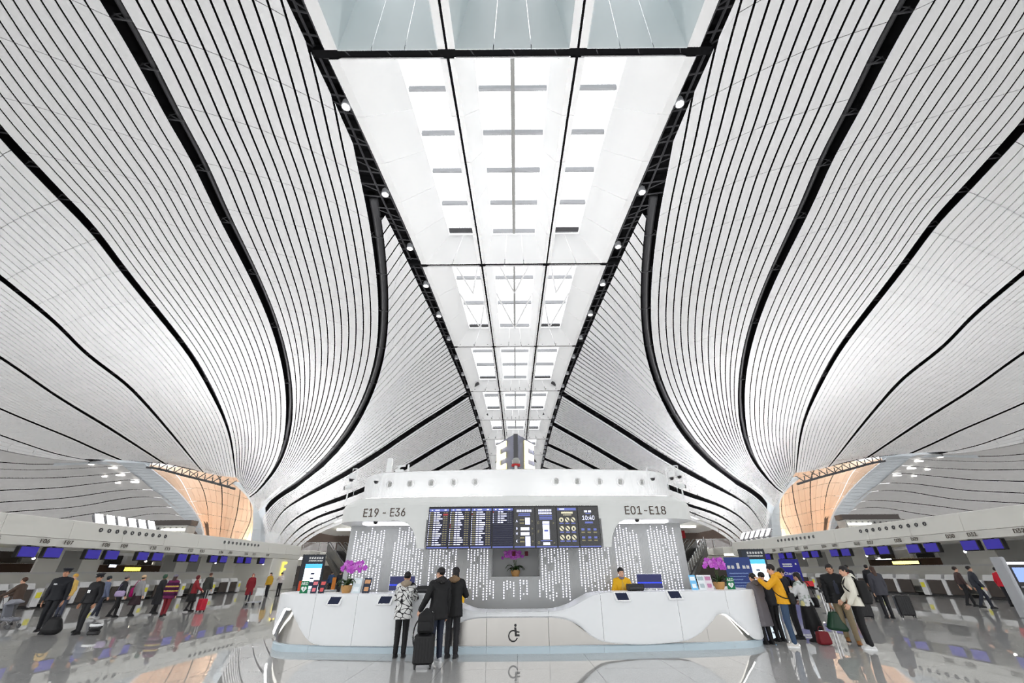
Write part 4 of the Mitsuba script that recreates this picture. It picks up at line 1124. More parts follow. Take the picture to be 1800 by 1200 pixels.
cpoly = stadium(4.25, 11.72, 0.014, 0.85, 16.6)
part(counter, 'canopy_fascia', extrude(cpoly, 0.38, 2.85), 'mat_fascia', smooth=30, label='pale grey canopy fascia')
layers = [(3.23, 0.0), (3.30, 0.03), (3.48, 0.30)]
prev = None; pr, _ = front_plan(0, 4.25, 11.72, 0.014, 0.85, 16.6)
g = []
for z, o in layers:
    q, _ = front_plan(o, 4.25, 11.72, 0.014, 0.85, 16.6); g.append(np.c_[q, np.full(len(q), z)])
part(counter, 'canopy_top', join(sheet(np.array(g)), extrude(Polygon([tuple(a) for a in front_plan(0.3, 4.25, 11.72, 0.014, 0.85, 16.6)[0]]), 0.01, 3.47)), 'mat_fascia', smooth=30)
for s in (-1, 1):
    w = Polygon([(2.33, 2.86), (3.3, 2.86), (3.05, 2.845), (2.84, 2.78), (2.68, 2.62), (2.58, 2.42), (2.53, 2.17), (2.33, 2.17)])
    m = frame(extrude(w, 0.34), (0, 12.14, 0), (1, 0, 0), (0, 0, 1), (0, -1, 0))
    part(counter, 'screen_bracket', moved(m if s > 0 else mirror(m), -0.07), 'mat_fascia', smooth=30)
    a, b = (-4.3, -2.95) if s < 0 else (2.85, 4.25)
    part(counter, 'canopy_light', box(a, b, 12.35, 12.75, 2.80, 2.849, 0.02), 'mat_white_panel', light=(2.2, 2.2, 2.3), label='lit strip under the canopy')
    lens = lathe([(0.0, -0.07), (0.05, -0.05), (0.06, 0.0)], 12)
    lens = tm(lens.vertices, np.array(lens.faces)[:, ::-1])
    part(counter, 'dome_lens', moved(lens, -3.85 if s < 0 else 3.3, 12.1, 2.85), 'mat_black_gloss', smooth=True)
    txt = 'E19 - E36' if s < 0 else 'E01-E18'
    xa, xb2 = (-4.17, -3.0) if s < 0 else (2.94, 4.08)
    m = words(txt, 0.19, 0.02); ww = np.ptp(np.array(m.vertices)[:, 0]); m = moved(m, scale=((xb2 - xa) / ww, 1.1, 1))
    v = np.array(m.vertices); xm = (xa + xb2) / 2
    yy = 11.72 + 0.014 * (v[:, 0] + xm) ** 2
    part(counter, 'lettering', tm(np.stack([v[:, 0] + xm, yy + 0.005 - v[:, 2], v[:, 1] + 2.955], 1), m.faces), 'mat_letter', label='brown letters %s' % txt)
# drum on top with ribs
def drum_ring(z, o=0.0, ribs=True):
    p, s = front_plan(o, 3.95, 12.62, 0.020, 1.15, 16.0, 60)
    q = np.linspace(s[0], s[-1], 620)
    x, y = np.interp(q, s, p[:, 0]), np.interp(q, s, p[:, 1])
    t = np.gradient(np.c_[x, y], axis=0); t /= np.linalg.norm(t, axis=1, keepdims=True)
    rib = (0.014 * np.sign(np.sin(q * 2 * math.pi / 0.11)) if ribs else 0) * np.clip((np.abs(q) - 3.2) / 1.5, 0.0, 1)
    return np.c_[x + t[:, 1] * rib, y - t[:, 0] * rib, np.full(len(x), z)]


part(counter, 'drum', sheet(np.array([drum_ring(3.46), drum_ring(4.18), drum_ring(4.30, 0.02, False), drum_ring(4.36, 0.12, False), drum_ring(4.37, 0.5, False)])), 'mat_white_panel', smooth=30, label='white ribbed drum')
part(counter, 'drum_top', extrude(Polygon([tuple(q[:2]) for q in drum_ring(0, 0.5, False)]), 0.02, 4.35), 'mat_white_panel')
for s in (-1, 1):
    for k in range(5):
        x = (1.2 + 0.66 * k) * s - 0.02
        y = 12.62 + 0.020 * x * x
        t = np.array([1, 0.04 * x, 0]); t /= np.linalg.norm(t)
        ring = lathe([(0.13, -0.01), (0.13, 0.03), (0.105, 0.03), (0.10, -0.0)], 18)
        vent = part(counter, 'round_vent', frame(ring, (x, y - 0.02, 3.97), t, (0, 0, 1), (t[1], -t[0], 0)), 'mat_white_panel', smooth=30, label='round white vent with dark slots')
        sl = join([box(-0.05 + i * 0.028 - 0.006, -0.05 + i * 0.028 + 0.006, -0.07, 0.07, 0.0, 0.012) for i in range(5)][R9.randint(0, 1):R9.randint(4, 5)])
        part(vent, 'slot', frame(sl, (x, y - 0.02, 3.97), t, (0, 0, 1), (t[1], -t[0], 0)), 'mat_mid_grey')
    # flood strips lying on the canopy that light the drum
    a, b = (-4.3, -0.4) if s < 0 else (0.4, 4.3)
    xs_ = np.linspace(a, b, 12)
    g = np.array([[[x, 12.08 + 0.014 * x * x, 3.485], [x, 12.18 + 0.014 * x * x, 3.485]] for x in xs_])
    part(counter, 'cove_light', sheet(g, 0.012), 'mat_white_panel', light=(5, 5, 5), label='lamp strip on the canopy that lights the drum')

t = thing('roof_uplight', 'long white uplight trough lying on the roof of the information counter', 'uplight')
part(t, 'trough', box(-3.4, 3.4, 15.1, 16.1, 4.375, 4.46, 0.02), 'mat_grey_bar')
key = part(t, 'lens', box(-3.35, 3.35, 15.15, 16.05, 4.46, 4.475), 'mat_white_panel')
scene[key]['emitter'] = emitter((UPLIGHT * 3.4,) * 3, 25)

# flight screens
def flat(x0, x1, z0, z1, d=0.002):
    return box(x0, x1, z0, z1, 0, d)


NAVY, CYAN = (0.010, 0.012, 0.045), (0.30, 0.42, 1.2)
W8, H8 = 0.566, 1.02
for k in range(8):
    xc = -0.075 + (k - 3.5) * W8 * 1.005; zc = 2.66
    yc = 11.70 + 0.012 * xc * xc
    t = np.array([1, 0.024 * xc, 0]); t /= np.linalg.norm(t); nn = (t[1], -t[0], 0)
    P = lambda m, d=0.0: frame(m, (xc + nn[0] * d, yc + nn[1] * d, zc), t, (0, 0, 1), nn)
    what = ['first flight list screen from the left with one red remark', 'second flight list screen from the left', 'third flight list screen from the left, fully filled', 'fourth flight list screen from the left, mostly empty rows',
            'screen listing counters A to K with white boxes', 'screen with one tall white box in its middle', 'screen with nine round prohibition symbols', 'rightmost screen showing the time 10:40'][k]
    sc = thing('flight_screen', what + ', hung above the counter', 'screen', 'upright screens above the information counter')
    part(sc, 'casing', P(flat(-W8 / 2, W8 / 2, -H8 / 2, H8 / 2, 0.07), -0.07), 'mat_black')
    bg = (0.012, 0.014, 0.05) if k < 4 else (0.006, 0.006, 0.012)
    face = part(sc, 'display', P(flat(-W8 / 2 + 0.016, W8 / 2 - 0.012, -H8 / 2 + 0.016, H8 / 2 - 0.04)), colour(22, 24, 52, 0.3) if k < 4 else 'mat_black_gloss', label='dark display')
    white, olive, red, foot = [], [], [], []
    foot.append(flat(-W8 / 2 + 0.02, W8 / 2 - 0.016, -H8 / 2 + 0.02, -H8 / 2 + 0.05))
    if k < 4:
        foot.append(flat(-W8 / 2 + 0.02, W8 / 2 - 0.016, H8 / 2 - 0.115, H8 / 2 - 0.055))
        for x0, x1 in ((-0.21, -0.17), (-0.11, 0.01), (0.14, 0.2)): white.append(moved(flat(x0, x1, H8 / 2 - 0.098, H8 / 2 - 0.072), z=0.002))
        for r in range(16):
            z = H8 / 2 - 0.145 - r * 0.0515
            if k == 3 and r > 5:
                olive.append(flat(-0.25, 0.25, z - 0.002, z + 0.002)); continue
            L = R9.choice((0.07, 0.10, 0.13, 0.16))
            white += [flat(-0.135, -0.075, z - 0.014, z + 0.014), flat(-0.06, -0.06 + L, z - 0.014, z + 0.014)]
            (red if (k, r) in ((2, 1), (1, 6), (1, 7), (3, 0)) else white).append(flat(-0.262, -0.242, z - 0.014, z + 0.014))
            olive += [flat(-0.235, -0.15, z - 0.011, z + 0.011)]
            if k == 0 and r in (1,): red.append(flat(0.11, 0.24, z - 0.02, z + 0.02))
            else: olive += [flat(0.12, 0.17, z - 0.011, z + 0.011), flat(0.185, 0.235, z - 0.011, z + 0.011)]
    elif k == 4:
        white += [flat(-0.2 + 0.045 * i, -0.165 + 0.045 * i, 0.36, 0.415) for i in range(9)]
        foot += [flat(-0.15, 0.16, 0.30, 0.325), flat(-0.16, 0.16, 0.262, 0.285)]
        for z0, z1, x0, x1 in ((0.05, 0.22, 0.02, 0.15), (-0.09, -0.01, -0.10, 0.13), (-0.21, -0.13, -0.10, 0.13), (-0.46, -0.23, 0.02, 0.15)): white.append(flat(x0, x1, z0, z1))
        for ch, z in (('A', 0.11), ('B', -0.07), ('H', -0.19), ('K', -0.37)):
            white.append(moved(words(ch, 0.055, 0.002, True), -0.2, z)); olive.append(moved(words('>', 0.055, 0.002, True), 0.21, z))
        olive += [flat(-0.12, 0.0, z, z + 0.03) for z in (0.15, 0.07, -0.28, -0.37)]
    elif k == 5:
        white += [flat(-0.19 + 0.045 * i, -0.155 + 0.045 * i, z, z + 0.05) for z in (0.37, 0.30) for i in range(8)]
        foot += [flat(-0.17, 0.17, z, z + 0.025) for z in (0.25, 0.21, 0.17)]
        white += [flat(-0.09, 0.09, 0.06, 0.13), flat(-0.09, 0.09, -0.31, 0.05), flat(-0.09, 0.09, -0.44, -0.37)]
        foot += [moved(flat(-0.05, 0.05, -0.12, -0.08), z=0.003), flat(-0.15, 0.15, -0.35, -0.325)]
        for ch, z in (('C', 0.06), ('F', -0.15), ('G', -0.41)): olive.append(moved(words(ch, 0.06, 0.002, True), -0.2, z))
        olive += [moved(words('>', 0.06, 0.002, True), 0.2, z) for z in (0.06, -0.41)]
    elif k == 6:
        foot += [flat(-0.25, 0.25, 0.39, 0.455)]; white += [moved(flat(-0.2, -0.06, 0.41, 0.44), z=0.002)]
        olive += [flat(-0.15, 0.16, 0.31, 0.36), flat(-0.1, 0.12, 0.27, 0.285)]
        for ix in range(3):
            for iz in range(3):
                cx_, cz_ = -0.155 + 0.155 * ix, 0.16 - 0.21 * iz
                a = Polygon([(cx_ + 0.06 * math.cos(q), cz_ + 0.06 * math.sin(q)) for q in np.linspace(0, 2 * math.pi, 24)])
                b = Polygon([(cx_ - 0.05, cz_ + 0.03), (cx_ - 0.03, cz_ + 0.05), (cx_ + 0.05, cz_ - 0.03), (cx_ + 0.03, cz_ - 0.05)]) if (ix + iz) % 3 else sbox(cx_ - 0.02, cz_ - 0.035, cx_ + 0.02, cz_ + 0.02)
                olive.append(moved(extrude(a.difference(b), 0.002), scale=(1, 1, 1)))
                foot.append(flat(cx_ - 0.055, cx_ + 0.055, cz_ - 0.10, cz_ - 0.075))
    else:
        white += [flat(-0.1, -0.02, 0.34, 0.39), flat(0.0, 0.09, 0.34, 0.39)]; foot += [flat(-0.07, 0.07, 0.30, 0.32), flat(-0.1, 0.11, 0.07, 0.115)]
        m = words('10:40', 0.105, 0.002, True); m = moved(m, 0, 0.155, scale=(0.33 / np.ptp(np.array(m.vertices)[:, 0]), 1, 1))
        white.append(m)
        for ix in range(3):
            for iz in range(2):
                cx_, cz_ = -0.17 + 0.16 * ix, -0.10 - 0.19 * iz
                foot.append(flat(cx_ - 0.04, cx_ + 0.04, cz_, cz_ + 0.05)); olive.append(flat(cx_ - 0.045, cx_ + 0.045, cz_ - 0.06, cz_ - 0.03))
    for nm, ms, rad in (('white_text', white, (1.1, 1.15, 1.6)), ('amber_text', olive, (0.30, 0.27, 0.14) if k != 6 else (0.9, 0.85, 0.6)), ('red_text', red, (0.5, 0.04, 0.04)), ('blue_bar', foot, (0.16, 0.2, 0.62))):
        if nm == 'amber_text' and k == 3: rad = (0.10, 0.11, 0.14)
        if ms: part(face, nm, P(join(ms), 0.003), 'mat_black', light=rad)

# the sign standing on the drum: two faces with a glowing E
es = thing('row_sign', 'dark upright sign with a glowing yellow E on each face above the information counter', 'sign')
part(es, 'base', join(lathe([(1.15, 4.37), (1.1, 4.5), (0.55, 4.72), (0, 4.74)], 6)), 'mat_white_panel', label='white base')
scene[es + '__base'] = mikit.ply(moved(lathe([(1.0, 4.37), (0.95, 4.44), (0.40, 4.62), (0, 4.64)], 24), 0, 14.3), 'mat_white_panel', smooth=30)
slate = colour(84, 86, 100, 0.35)
for s in (-1, 1):
    p0, p1 = np.array([0.06 * s, 13.72, 0]), np.array([0.66 * s, 14.85, 0])
    d = (p1 - p0) / np.linalg.norm(p1 - p0); n_ = np.array([d[1], -d[0], 0]) * s
    L = np.linalg.norm(p1 - p0)
    g = np.array([[p0 + [0, 0, 4.58], p1 + [0, 0, 4.58]], [p0 + [0, 0, 5.72], p1 + [0, 0, 5.72]]])
    part(es, 'face', sheet(g, -n_ * 0.08), slate, label='slate grey face')
    w, h = 0.74, 0.98
    E_ = Polygon([(0, 0), (w, 0), (w, 0.2), (0.24, 0.2), (0.24, 0.39), (w * 0.95, 0.39), (w * 0.95, 0.59), (0.24, 0.59), (0.24, 0.78), (w, 0.78), (w, h), (0, h)])
    rt = d if s > 0 else -d
    o = (p0 + d * 0.46 if s > 0 else p1 - d * 0.02) + [0, 0, 4.66]
    part(es, 'letter', frame(extrude(E_, 0.04), o + n_ * 0.01, rt, (0, 0, 1), n_), 'mat_white_panel', light=(1.2, 1.0, 0.22), label='glowing yellow letter E')
part(es, 'edge_post', box(-0.075, 0.075, 13.68, 13.76, 4.56, 5.74, 0.01), 'mat_dark_steel')
bubble = trimesh.creation.icosphere(3, 0.13)
cam_d = thing('dome_camera', 'round panoramic camera with a red ring in front of the E sign', 'camera')
part(cam_d, 'dome', moved(bubble, 0, 13.35, 4.72), 'mat_mid_grey', smooth=True)
part(cam_d, 'ring', moved(lathe([(0.08, 0), (0.14, 0), (0.14, 0.05), (0.08, 0.06)], 16), 0, 13.35, 4.58), colour(170, 40, 40), smooth=30)
part(cam_d, 'post', tube([[0, 13.35, 4.36], [0, 13.35, 4.6]], 0.05, 10), 'mat_solid_white', smooth=40)

# security cameras on posts
def ptz(x, y, z, lab, side=1):
    t = thing('security_camera', lab, 'camera', 'security cameras around the canopy')
    zb = 3.485
    px = x + 0.14 * side
    part(t, 'post', tube([[px, y, zb], [px, y, z + 0.20], [px - 0.03 * side, y, z + 0.26], [x, y, z + 0.26], [x, y, z + 0.12]], 0.022, 8), 'mat_solid_white', smooth=40)
    part(t, 'housing', moved(lathe([(0.0, 0.13), (0.05, 0.125), (0.095, 0.06), (0.10, -0.02), (0.085, -0.05), (0.0, -0.05)][::-1], 16), x, y, z), 'mat_solid_white', smooth=40)
    part(t, 'dome', moved(lathe([(0.0, -0.125), (0.045, -0.11), (0.07, -0.05)], 14), x, y, z), 'mat_black_gloss', smooth=True)


def bullet(x, y, z, lab, side):
    t = thing('security_camera', lab, 'camera', 'security cameras around the canopy')
    part(t, 'post', tube([[x, y, 3.485], [x, y, z - 0.05]], 0.022, 8), 'mat_solid_white', smooth=40)
    b = lathe([(0.0, -0.12), (0.055, -0.12), (0.06, 0.10), (0.0, 0.10)], 12)
    part(t, 'housing', frame(b, (x, y, z), (0, 1, 0), (0, 0, 1), (-side * -0.75, -0.5, -0.35)), 'mat_solid_white', smooth=40)
    part(t, 'lens', frame(lathe([(0.0, 0.0), (0.05, 0.0), (0.05, 0.02), (0, 0.02)], 12), (x + side * 0.085, y - 0.055, z - 0.04), (0, 1, 0), (0, 0, 1), (side * 0.75, -0.5, -0.35)), 'mat_black')


ptz(-5.02, 12.85, 4.17, 'white dome camera on a tall post at the far left end of the canopy', 1)
ptz(-4.12, 12.45, 4.03, 'white dome camera on a post in front of the left shoulder of the drum', 1)
bullet(-5.02, 12.75, 3.88, 'white bullet camera below the dome camera at the left end of the canopy', -1)
ptz(4.03, 12.45, 4.05, 'white dome camera on a post in front of the right shoulder of the drum', -1)
ptz(4.72, 12.8, 4.13, 'white dome camera on the inner of two posts at the right canopy end', -1)
ptz(5.02, 12.95, 4.20, 'white dome camera on the outer of two posts at the right canopy end', -1)
bullet(4.98, 12.85, 3.86, 'white bullet camera below the dome cameras at the right end of the canopy', 1)
t = thing('antenna_box', 'white upright antenna panel on the left of the drum roof', 'antenna')
part(t, 'panel', box(-4.15, -3.98, 13.3, 13.4, 4.37, 4.86, 0.02), 'mat_solid_white', smooth=30)
t = thing('equipment_bracket', 'small white equipment frame beside the antenna on the drum roof', 'equipment')
part(t, 'frame_bar', join(box(-3.85, -3.6, 13.3, 13.45, 4.37, 4.5), tube([[-3.85, 13.35, 4.6], [-3.55, 13.35, 4.62]], 0.03, 6), tube([[-3.75, 13.35, 4.4], [-3.75, 13.35, 4.62]], 0.03, 6), tube([[-3.45, 13.35, 4.36], [-3.45, 13.35, 4.66]], 0.03, 6)), 'mat_solid_white', smooth=30)

# ---- things on and behind the counter
def monitor(x, y, z, w, h, lab, face):
    t = thing('desk_monitor', lab, 'monitor')
    part(t, 'casing', box(x - w / 2, x + w / 2, y, y + 0.03, z, z + h, 0.008), 'mat_solid_white', smooth=30)
    part(t, 'screen', box(x - w / 2 + 0.012, x + w / 2 - 0.012, y - 0.003, y - 0.0005, z + 0.015, z + h - 0.012), colour(28, 30, 70, 0.2), light=(0.012, 0.014, 0.06), label='dark blue screen')
    part(t, 'band', box(x - w / 2 + 0.015, x + w / 2 - 0.015, y - 0.005, y - 0.0035, z + 0.12, z + 0.155), colour(40, 60, 200), light=(0.03, 0.05, 0.4))
    part(t, 'foot', join(box(x - 0.03, x + 0.03, y + 0.03, y + 0.06, z - 0.03, z + 0.1), box(x - 0.1, x + 0.1, y, y + 0.16, z - 0.035, z - 0.02)), 'mat_solid_white')


TOPL, TOPR = 1.187, 1.187
monitor(3.42, 12.18, TOPR + 0.036, 0.66, 0.34, 'desk monitor showing its dark blue screen, right of the yellow-jacketed clerk', -1)
monitor(-2.93, 12.05, TOPL + 0.036, 0.66, 0.34, 'desk monitor with a dark blue screen on the left counter beyond the patterned parka', -1)
for x, y, lab in ((3.05, 12.15, 'small black printer on the counter in front of the yellow-jacketed clerk'), (-2.32, 12.05, 'small black printer on the left counter beside the monitor')):
    z = TOPR if x > 0 else TOPL
    x2 = x if x > 0 else x
    t = thing('printer', lab, 'printer')
    part(t, 'body', box(x2 - 0.22, x2 + 0.2, y - 0.02, y + 0.2, z + 0.001, z + 0.15, 0.02), 'mat_black', smooth=30)
    part(t, 'tray', box(x2 - 0.17, x2 + 0.15, y - 0.06, y - 0.02, z + 0.05, z + 0.07), 'mat_dark_steel')


def leaflet(x, y, z, w, h, rgb, rgb2, lab, tilt=0.25, bar=None):
    t = thing('leaflet_stand', lab, 'leaflet')
    u = np.array([0, math.sin(tilt), math.cos(tilt)]); n_ = np.array([0, -math.cos(tilt), math.sin(tilt)])
    o = np.array([x, y, z + 0.002])
    part(t, 'card', frame(box(-w / 2, w / 2, 0, h, -0.006, 0), o, (1, 0, 0), u, n_), colour(*rgb))
    part(t, 'print', frame(box(-w * 0.3, w * 0.3, h * 0.12, h * 0.4, 0, 0.002), o, (1, 0, 0), u, n_), colour(*rgb2))
    part(t, 'print', frame(box(-w * 0.38, w * 0.38, h * 0.62, h * 0.88, 0, 0.002), o, (1, 0, 0), u, n_), colour(*rgb2))
    part(t, 'support', frame(box(-w * 0.2, w * 0.2, 0.0, h * 0.7, -0.01, -0.006), o + [0, 0.04, 0], (1, 0, 0), (0, 0.1, 1), (0, -1, 0.1)), 'mat_solid_white')


leaflet(4.62, 12.35, TOPR, 0.17, 0.34, (120, 190, 235), (235, 245, 250), 'pale blue leaflet, first of three on the right counter beside the orchid')
leaflet(4.85, 12.4, TOPR, 0.19, 0.34, (225, 230, 232), (170, 185, 190), 'white leaflet, middle of three on the right counter')
leaflet(5.06, 12.45, TOPR, 0.19, 0.34, (222, 214, 220), (190, 130, 165), 'white and pink leaflet on the right counter, nearest the orchid')
leaflet(-4.12, 12.15, TOPL, 0.22, 0.34, (205, 216, 220), (230, 236, 238), 'pale grey leaflet on the left counter, right of the orchid')
leaflet(-3.86, 12.15, TOPL, 0.19, 0.34, (40, 48, 66), (200, 150, 110), 'dark leaflet on the left counter between the pale leaflet and the parka woman')
leaflet(-5.23, 12.22, TOPL, 0.15, 0.3, (34, 40, 60), (220, 120, 130), 'dark leaflet on the left counter, the left of two dark ones beside the AED sign')
leaflet(-5.02, 12.2, TOPL, 0.15, 0.3, (30, 36, 52), (210, 90, 90), 'dark leaflet with red print on the left counter, nearer the orchid')
for x, y, z, lab in ((-5.52, 12.3, TOPL, 'green AED sign with a white heart on the left end of the counter'), (5.66, 12.55, TOPR, 'green AED sign with a white heart on the right end of the counter')):
    t = thing('aed_sign', lab, 'sign')
    part(t, 'board', box(x - 0.10, x + 0.10, y, y + 0.02, z + 0.001, z + 0.27, 0.006), colour(14, 110, 70))
    part(t, 'lettering', frame(words('AED', 0.065, 0.003, True), (x, y, z + 0.185), (1, 0, 0), (0, 0, 1), (0, -1, 0)), 'mat_solid_white')
    th = np.linspace(0, 2 * math.pi, 40)
    heart = Polygon(np.c_[0.0045 * 16 * np.sin(th) ** 3, 0.0045 * (13 * np.cos(th) - 5 * np.cos(2 * th) - 2 * np.cos(3 * th) - np.cos(4 * th))])
    bolt = Polygon([(0.0, 0.035), (0.02, 0.035), (0.005, 0.0), (0.018, 0.0), (-0.012, -0.045), (-0.002, -0.012), (-0.016, -0.012)])
    part(t, 'heart', frame(extrude(heart.buffer(0).difference(bolt), 0.003), (x, y, z + 0.095), (1, 0, 0), (0, 0, 1), (0, -1, 0)), 'mat_solid_white')


def orchid(x, y, z, scale, lab, seed, lean):
    r = random.Random(seed)
    t = thing('potted_orchid', lab, 'potted orchid')
    pot = lathe([(0.0, 0.0), (0.10, 0.0), (0.14, 0.10), (0.145, 0.17), (0.13, 0.17), (0.12, 0.14), (0.0, 0.14)], 20)
    part(t, 'pot', moved(pot, x, y, z + 0.001, scale=(scale,) * 3), colour(186, 142, 88, 0.5), smooth=40)
    lm = []
    for i in range(14):
        a = i * 2.4 + r.random() * 0.5; L = (0.22 + 0.12 * r.random()) * scale; up = 0.10 + 0.12 * r.random()
        c, s_ = math.cos(a), math.sin(a)
        row = []
        for f in np.linspace(0, 1, 6):
            wdt = 0.045 * scale * math.sin(math.pi * (0.12 + 0.86 * f)); d = L * f; zz = z + 0.15 * scale + (up * math.sin(f * 2.2) - 0.10 * f * f) * scale
            row.append([[x + c * d - s_ * wdt, y + s_ * d + c * wdt, zz], [x + c * d, y + s_ * d, zz - 0.012], [x + c * d + s_ * wdt, y + s_ * d - c * wdt, zz]])
        lm.append(sheet(np.array(row), 0.004))
    for m in lm: part(t, 'leaf', m, colour(44, 66, 34, 0.4), smooth=True)
    petal = []
    for k in range(5):
        a = k * 2 * math.pi / 5 + 0.3; w = 0.034 if k % 2 else 0.026
        row = []
        for f in (0.05, 0.35, 0.7, 1.0):
            ww = w * math.sin(math.pi * (0.15 + 0.8 * f)); d = 0.055 * f
            row.append([[math.cos(a) * d - math.sin(a) * ww, math.sin(a) * d + math.cos(a) * ww, 0.012 * f], [math.cos(a) * d, math.sin(a) * d, 0.018 * f], [math.cos(a) * d + math.sin(a) * ww, math.sin(a) * d - math.cos(a) * ww, 0.012 * f]])
        petal.append(sheet(np.array(row), 0.002))
    petal = join(petal)
    for k in range(5):
        a = -0.5 + 0.25 * k; dx = (lean * (0.16 + 0.20 * r.random()) + 0.14 * (k - 2) / 2) * scale
        P = np.array([[x + 0.02 * (k - 2), y, z + 0.15 * scale], [x + dx * 0.3, y - 0.02, z + 0.42 * scale], [x + dx * 0.75, y - 0.04, z + 0.62 * scale], [x + dx * 1.25, y - 0.07, z + 0.64 * scale], [x + dx * 1.8, y - 0.10, z + 0.52 * scale]])
        st = dense(P, 14)
        part(t, 'stem', tube(st, 0.006 * scale, 5), colour(70, 84, 50), smooth=True)
        for j in range(5, 14):
            p = st[j] + [r.uniform(-0.05, 0.05) * scale, -0.02 + r.uniform(-0.03, 0.02), r.uniform(-0.035, 0.05) * scale]
            nz = np.array([r.uniform(-0.6, 0.6), -1, r.uniform(-0.5, 0.4)]); nz /= np.linalg.norm(nz)
            ex = np.cross([0, 0, 1], nz); ex /= np.linalg.norm(ex); ey = np.cross(nz, ex)
            s_ = scale * r.uniform(0.95, 1.3)
            part(t, 'flower', frame(moved(petal, scale=(s_, s_, s_)), p, ex, ey, nz), colour(*((196, 96, 200), (176, 74, 186), (208, 130, 214))[j % 3], 0.5), smooth=True)
    return t


orchid(-4.42, 12.32, TOPL, 1.0, 'purple orchid in a tan pot on the left counter', 3, 0.3)
orchid(5.38, 12.62, TOPR, 1.0, 'purple orchid in a tan pot on the right end of the counter', 8, -0.1)
orchid(-0.04, 13.5, 1.512, 0.92, 'purple orchid in a tan pot standing in the grey niche under the screens', 12, -0.25)
for i, x in enumerate((-0.08, 0.28)):
    t = whole('niche_tag', box(x - 0.05, x + 0.05, 13.15, 13.17, 2.02, 2.14), colour(90, 16, 40), 'small dark red tag hanging under the flight screens, %s' % ('above the niche orchid' if i == 0 else 'right of the niche orchid'), 'tag')

# ------------------------------------------------------------------ people


def ball(p, r, n=12):
    return m3.Manifold.sphere(1.0, n).scale([r, r, r] if np.isscalar(r) else list(r)).translate([float(a) for a in p])


def bone(p, q, r0, r1, n=12):
    return m3.Manifold.batch_hull([ball(p, r0, n), ball(q, r1, n)])


def chain(pts, rads, n=10):
    return [bone(pts[i], pts[i + 1], rads[i], rads[i + 1], n) for i in range(len(pts) - 1)]


def fuse(ms):
    return m3.Manifold.batch_boolean(ms, m3.OpType.Add)


def soften(man, length, it):
    m = mani(man.refine_to_length(length))
    m = trimesh.Trimesh(m.vertices, m.faces, process=True)
    trimesh.smoothing.filter_taubin(m, 0.5, 0.52, iterations=it)
    return m


def as_manifold(m):
    return m3.Manifold(m3.Mesh(vert_properties=np.ascontiguousarray(m.vertices, dtype=np.float32), tri_verts=np.ascontiguousarray(m.faces, dtype=np.uint32)))


def make_head():
    """A head about its own centre, face to +y, 0.23 m tall."""
    skull = m3.Manifold.batch_hull([ball((0, -0.018, 0.035), (0.075, 0.092, 0.082), 20), ball((0, 0.01, -0.01), (0.066, 0.076, 0.07), 20), ball((0, 0.052, -0.085), (0.030, 0.026, 0.022), 14), ball((0.032, 0.02, -0.06), (0.025, 0.03, 0.03), 12), ball((-0.032, 0.02, -0.06), (0.025, 0.03, 0.03), 12)])
    nose = m3.Manifold.batch_hull([ball((0, 0.082, 0.012), 0.006, 8), ball((0, 0.102, -0.028), 0.011, 8), ball((0.013, 0.088, -0.032), 0.008, 8), ball((-0.013, 0.088, -0.032), 0.008, 8)])
    brow = m3.Manifold.batch_hull([ball((0.036, 0.073, 0.026), 0.010, 8), ball((-0.036, 0.073, 0.026), 0.010, 8)])
    lips = m3.Manifold.batch_hull([ball((0.018, 0.078, -0.056), 0.008, 8), ball((-0.018, 0.078, -0.056), 0.008, 8), ball((0, 0.083, -0.056), 0.009, 8)])
    ears = [m3.Manifold.batch_hull([ball((s * 0.076, -0.008, 0.02), (0.008, 0.016, 0.02), 8), ball((s * 0.073, -0.002, -0.03), (0.007, 0.010, 0.012), 8)]) for s in (-1, 1)]
    return as_manifold(soften(fuse([skull, nose, brow, lips] + ears), 0.018, 4))


HEAD = make_head()


def make_hand(curl):
    """A right hand hanging down from the wrist at the origin, palm towards -x, thumb to +y; curl in radians per finger joint."""
    palm = m3.Manifold.batch_hull([ball((0, 0, -0.005), (0.016, 0.024, 0.02), 8), ball((0, 0.030, -0.085), 0.011, 8), ball((0, -0.030, -0.082), 0.010, 8), ball((0, 0.032, -0.04), 0.012, 8), ball((0, -0.026, -0.03), 0.012, 8)])
    parts_ = [palm]
    for k, (y, L) in enumerate(((0.030, 0.074), (0.010, 0.082), (-0.010, 0.076), (-0.029, 0.060))):
        p = np.array([0.0, y, -0.085 + (0.004 if k == 3 else 0)]); ang = curl * 0.5; pts = [p]
        for f in (0.45, 0.32, 0.23):
            p = p + np.array([-math.sin(ang), 0.03 * (1.5 - k) * 0.2, -math.cos(ang)]) * L * f
            pts.append(p); ang += curl
        parts_ += chain(pts, (0.0095, 0.0088, 0.0078, 0.0068), 6)
    parts_ += chain([(0.0, 0.026, -0.025), (-0.012, 0.052, -0.058), (-0.020, 0.056, -0.088), (-0.026, 0.052, -0.108)], (0.014, 0.0105, 0.009, 0.0075), 6)
    return fuse(parts_)


HANDS = {'relaxed': make_hand(0.35), 'grip': make_hand(1.15), 'flat': make_hand(0.12)}


def hand_at(wrist, direction, right, kind, palm_dir):
    h = HANDS[kind]
    z = -np.asarray(direction, float); z /= np.linalg.norm(z)
    x = -np.asarray(palm_dir, float); x = x - z * np.dot(x, z); x /= np.linalg.norm(x) + 1e-9
    y = np.cross(z, x)
    if not right: y = -y
    M = np.stack([x, y, z, np.asarray(wrist, float)], 1)
    return h.transform(M.tolist())


SKIN = {'fair': colour(214, 168, 142, 0.5), 'tan': colour(190, 140, 112, 0.5)}
HAIRC = colour(24, 20, 20, 0.45)


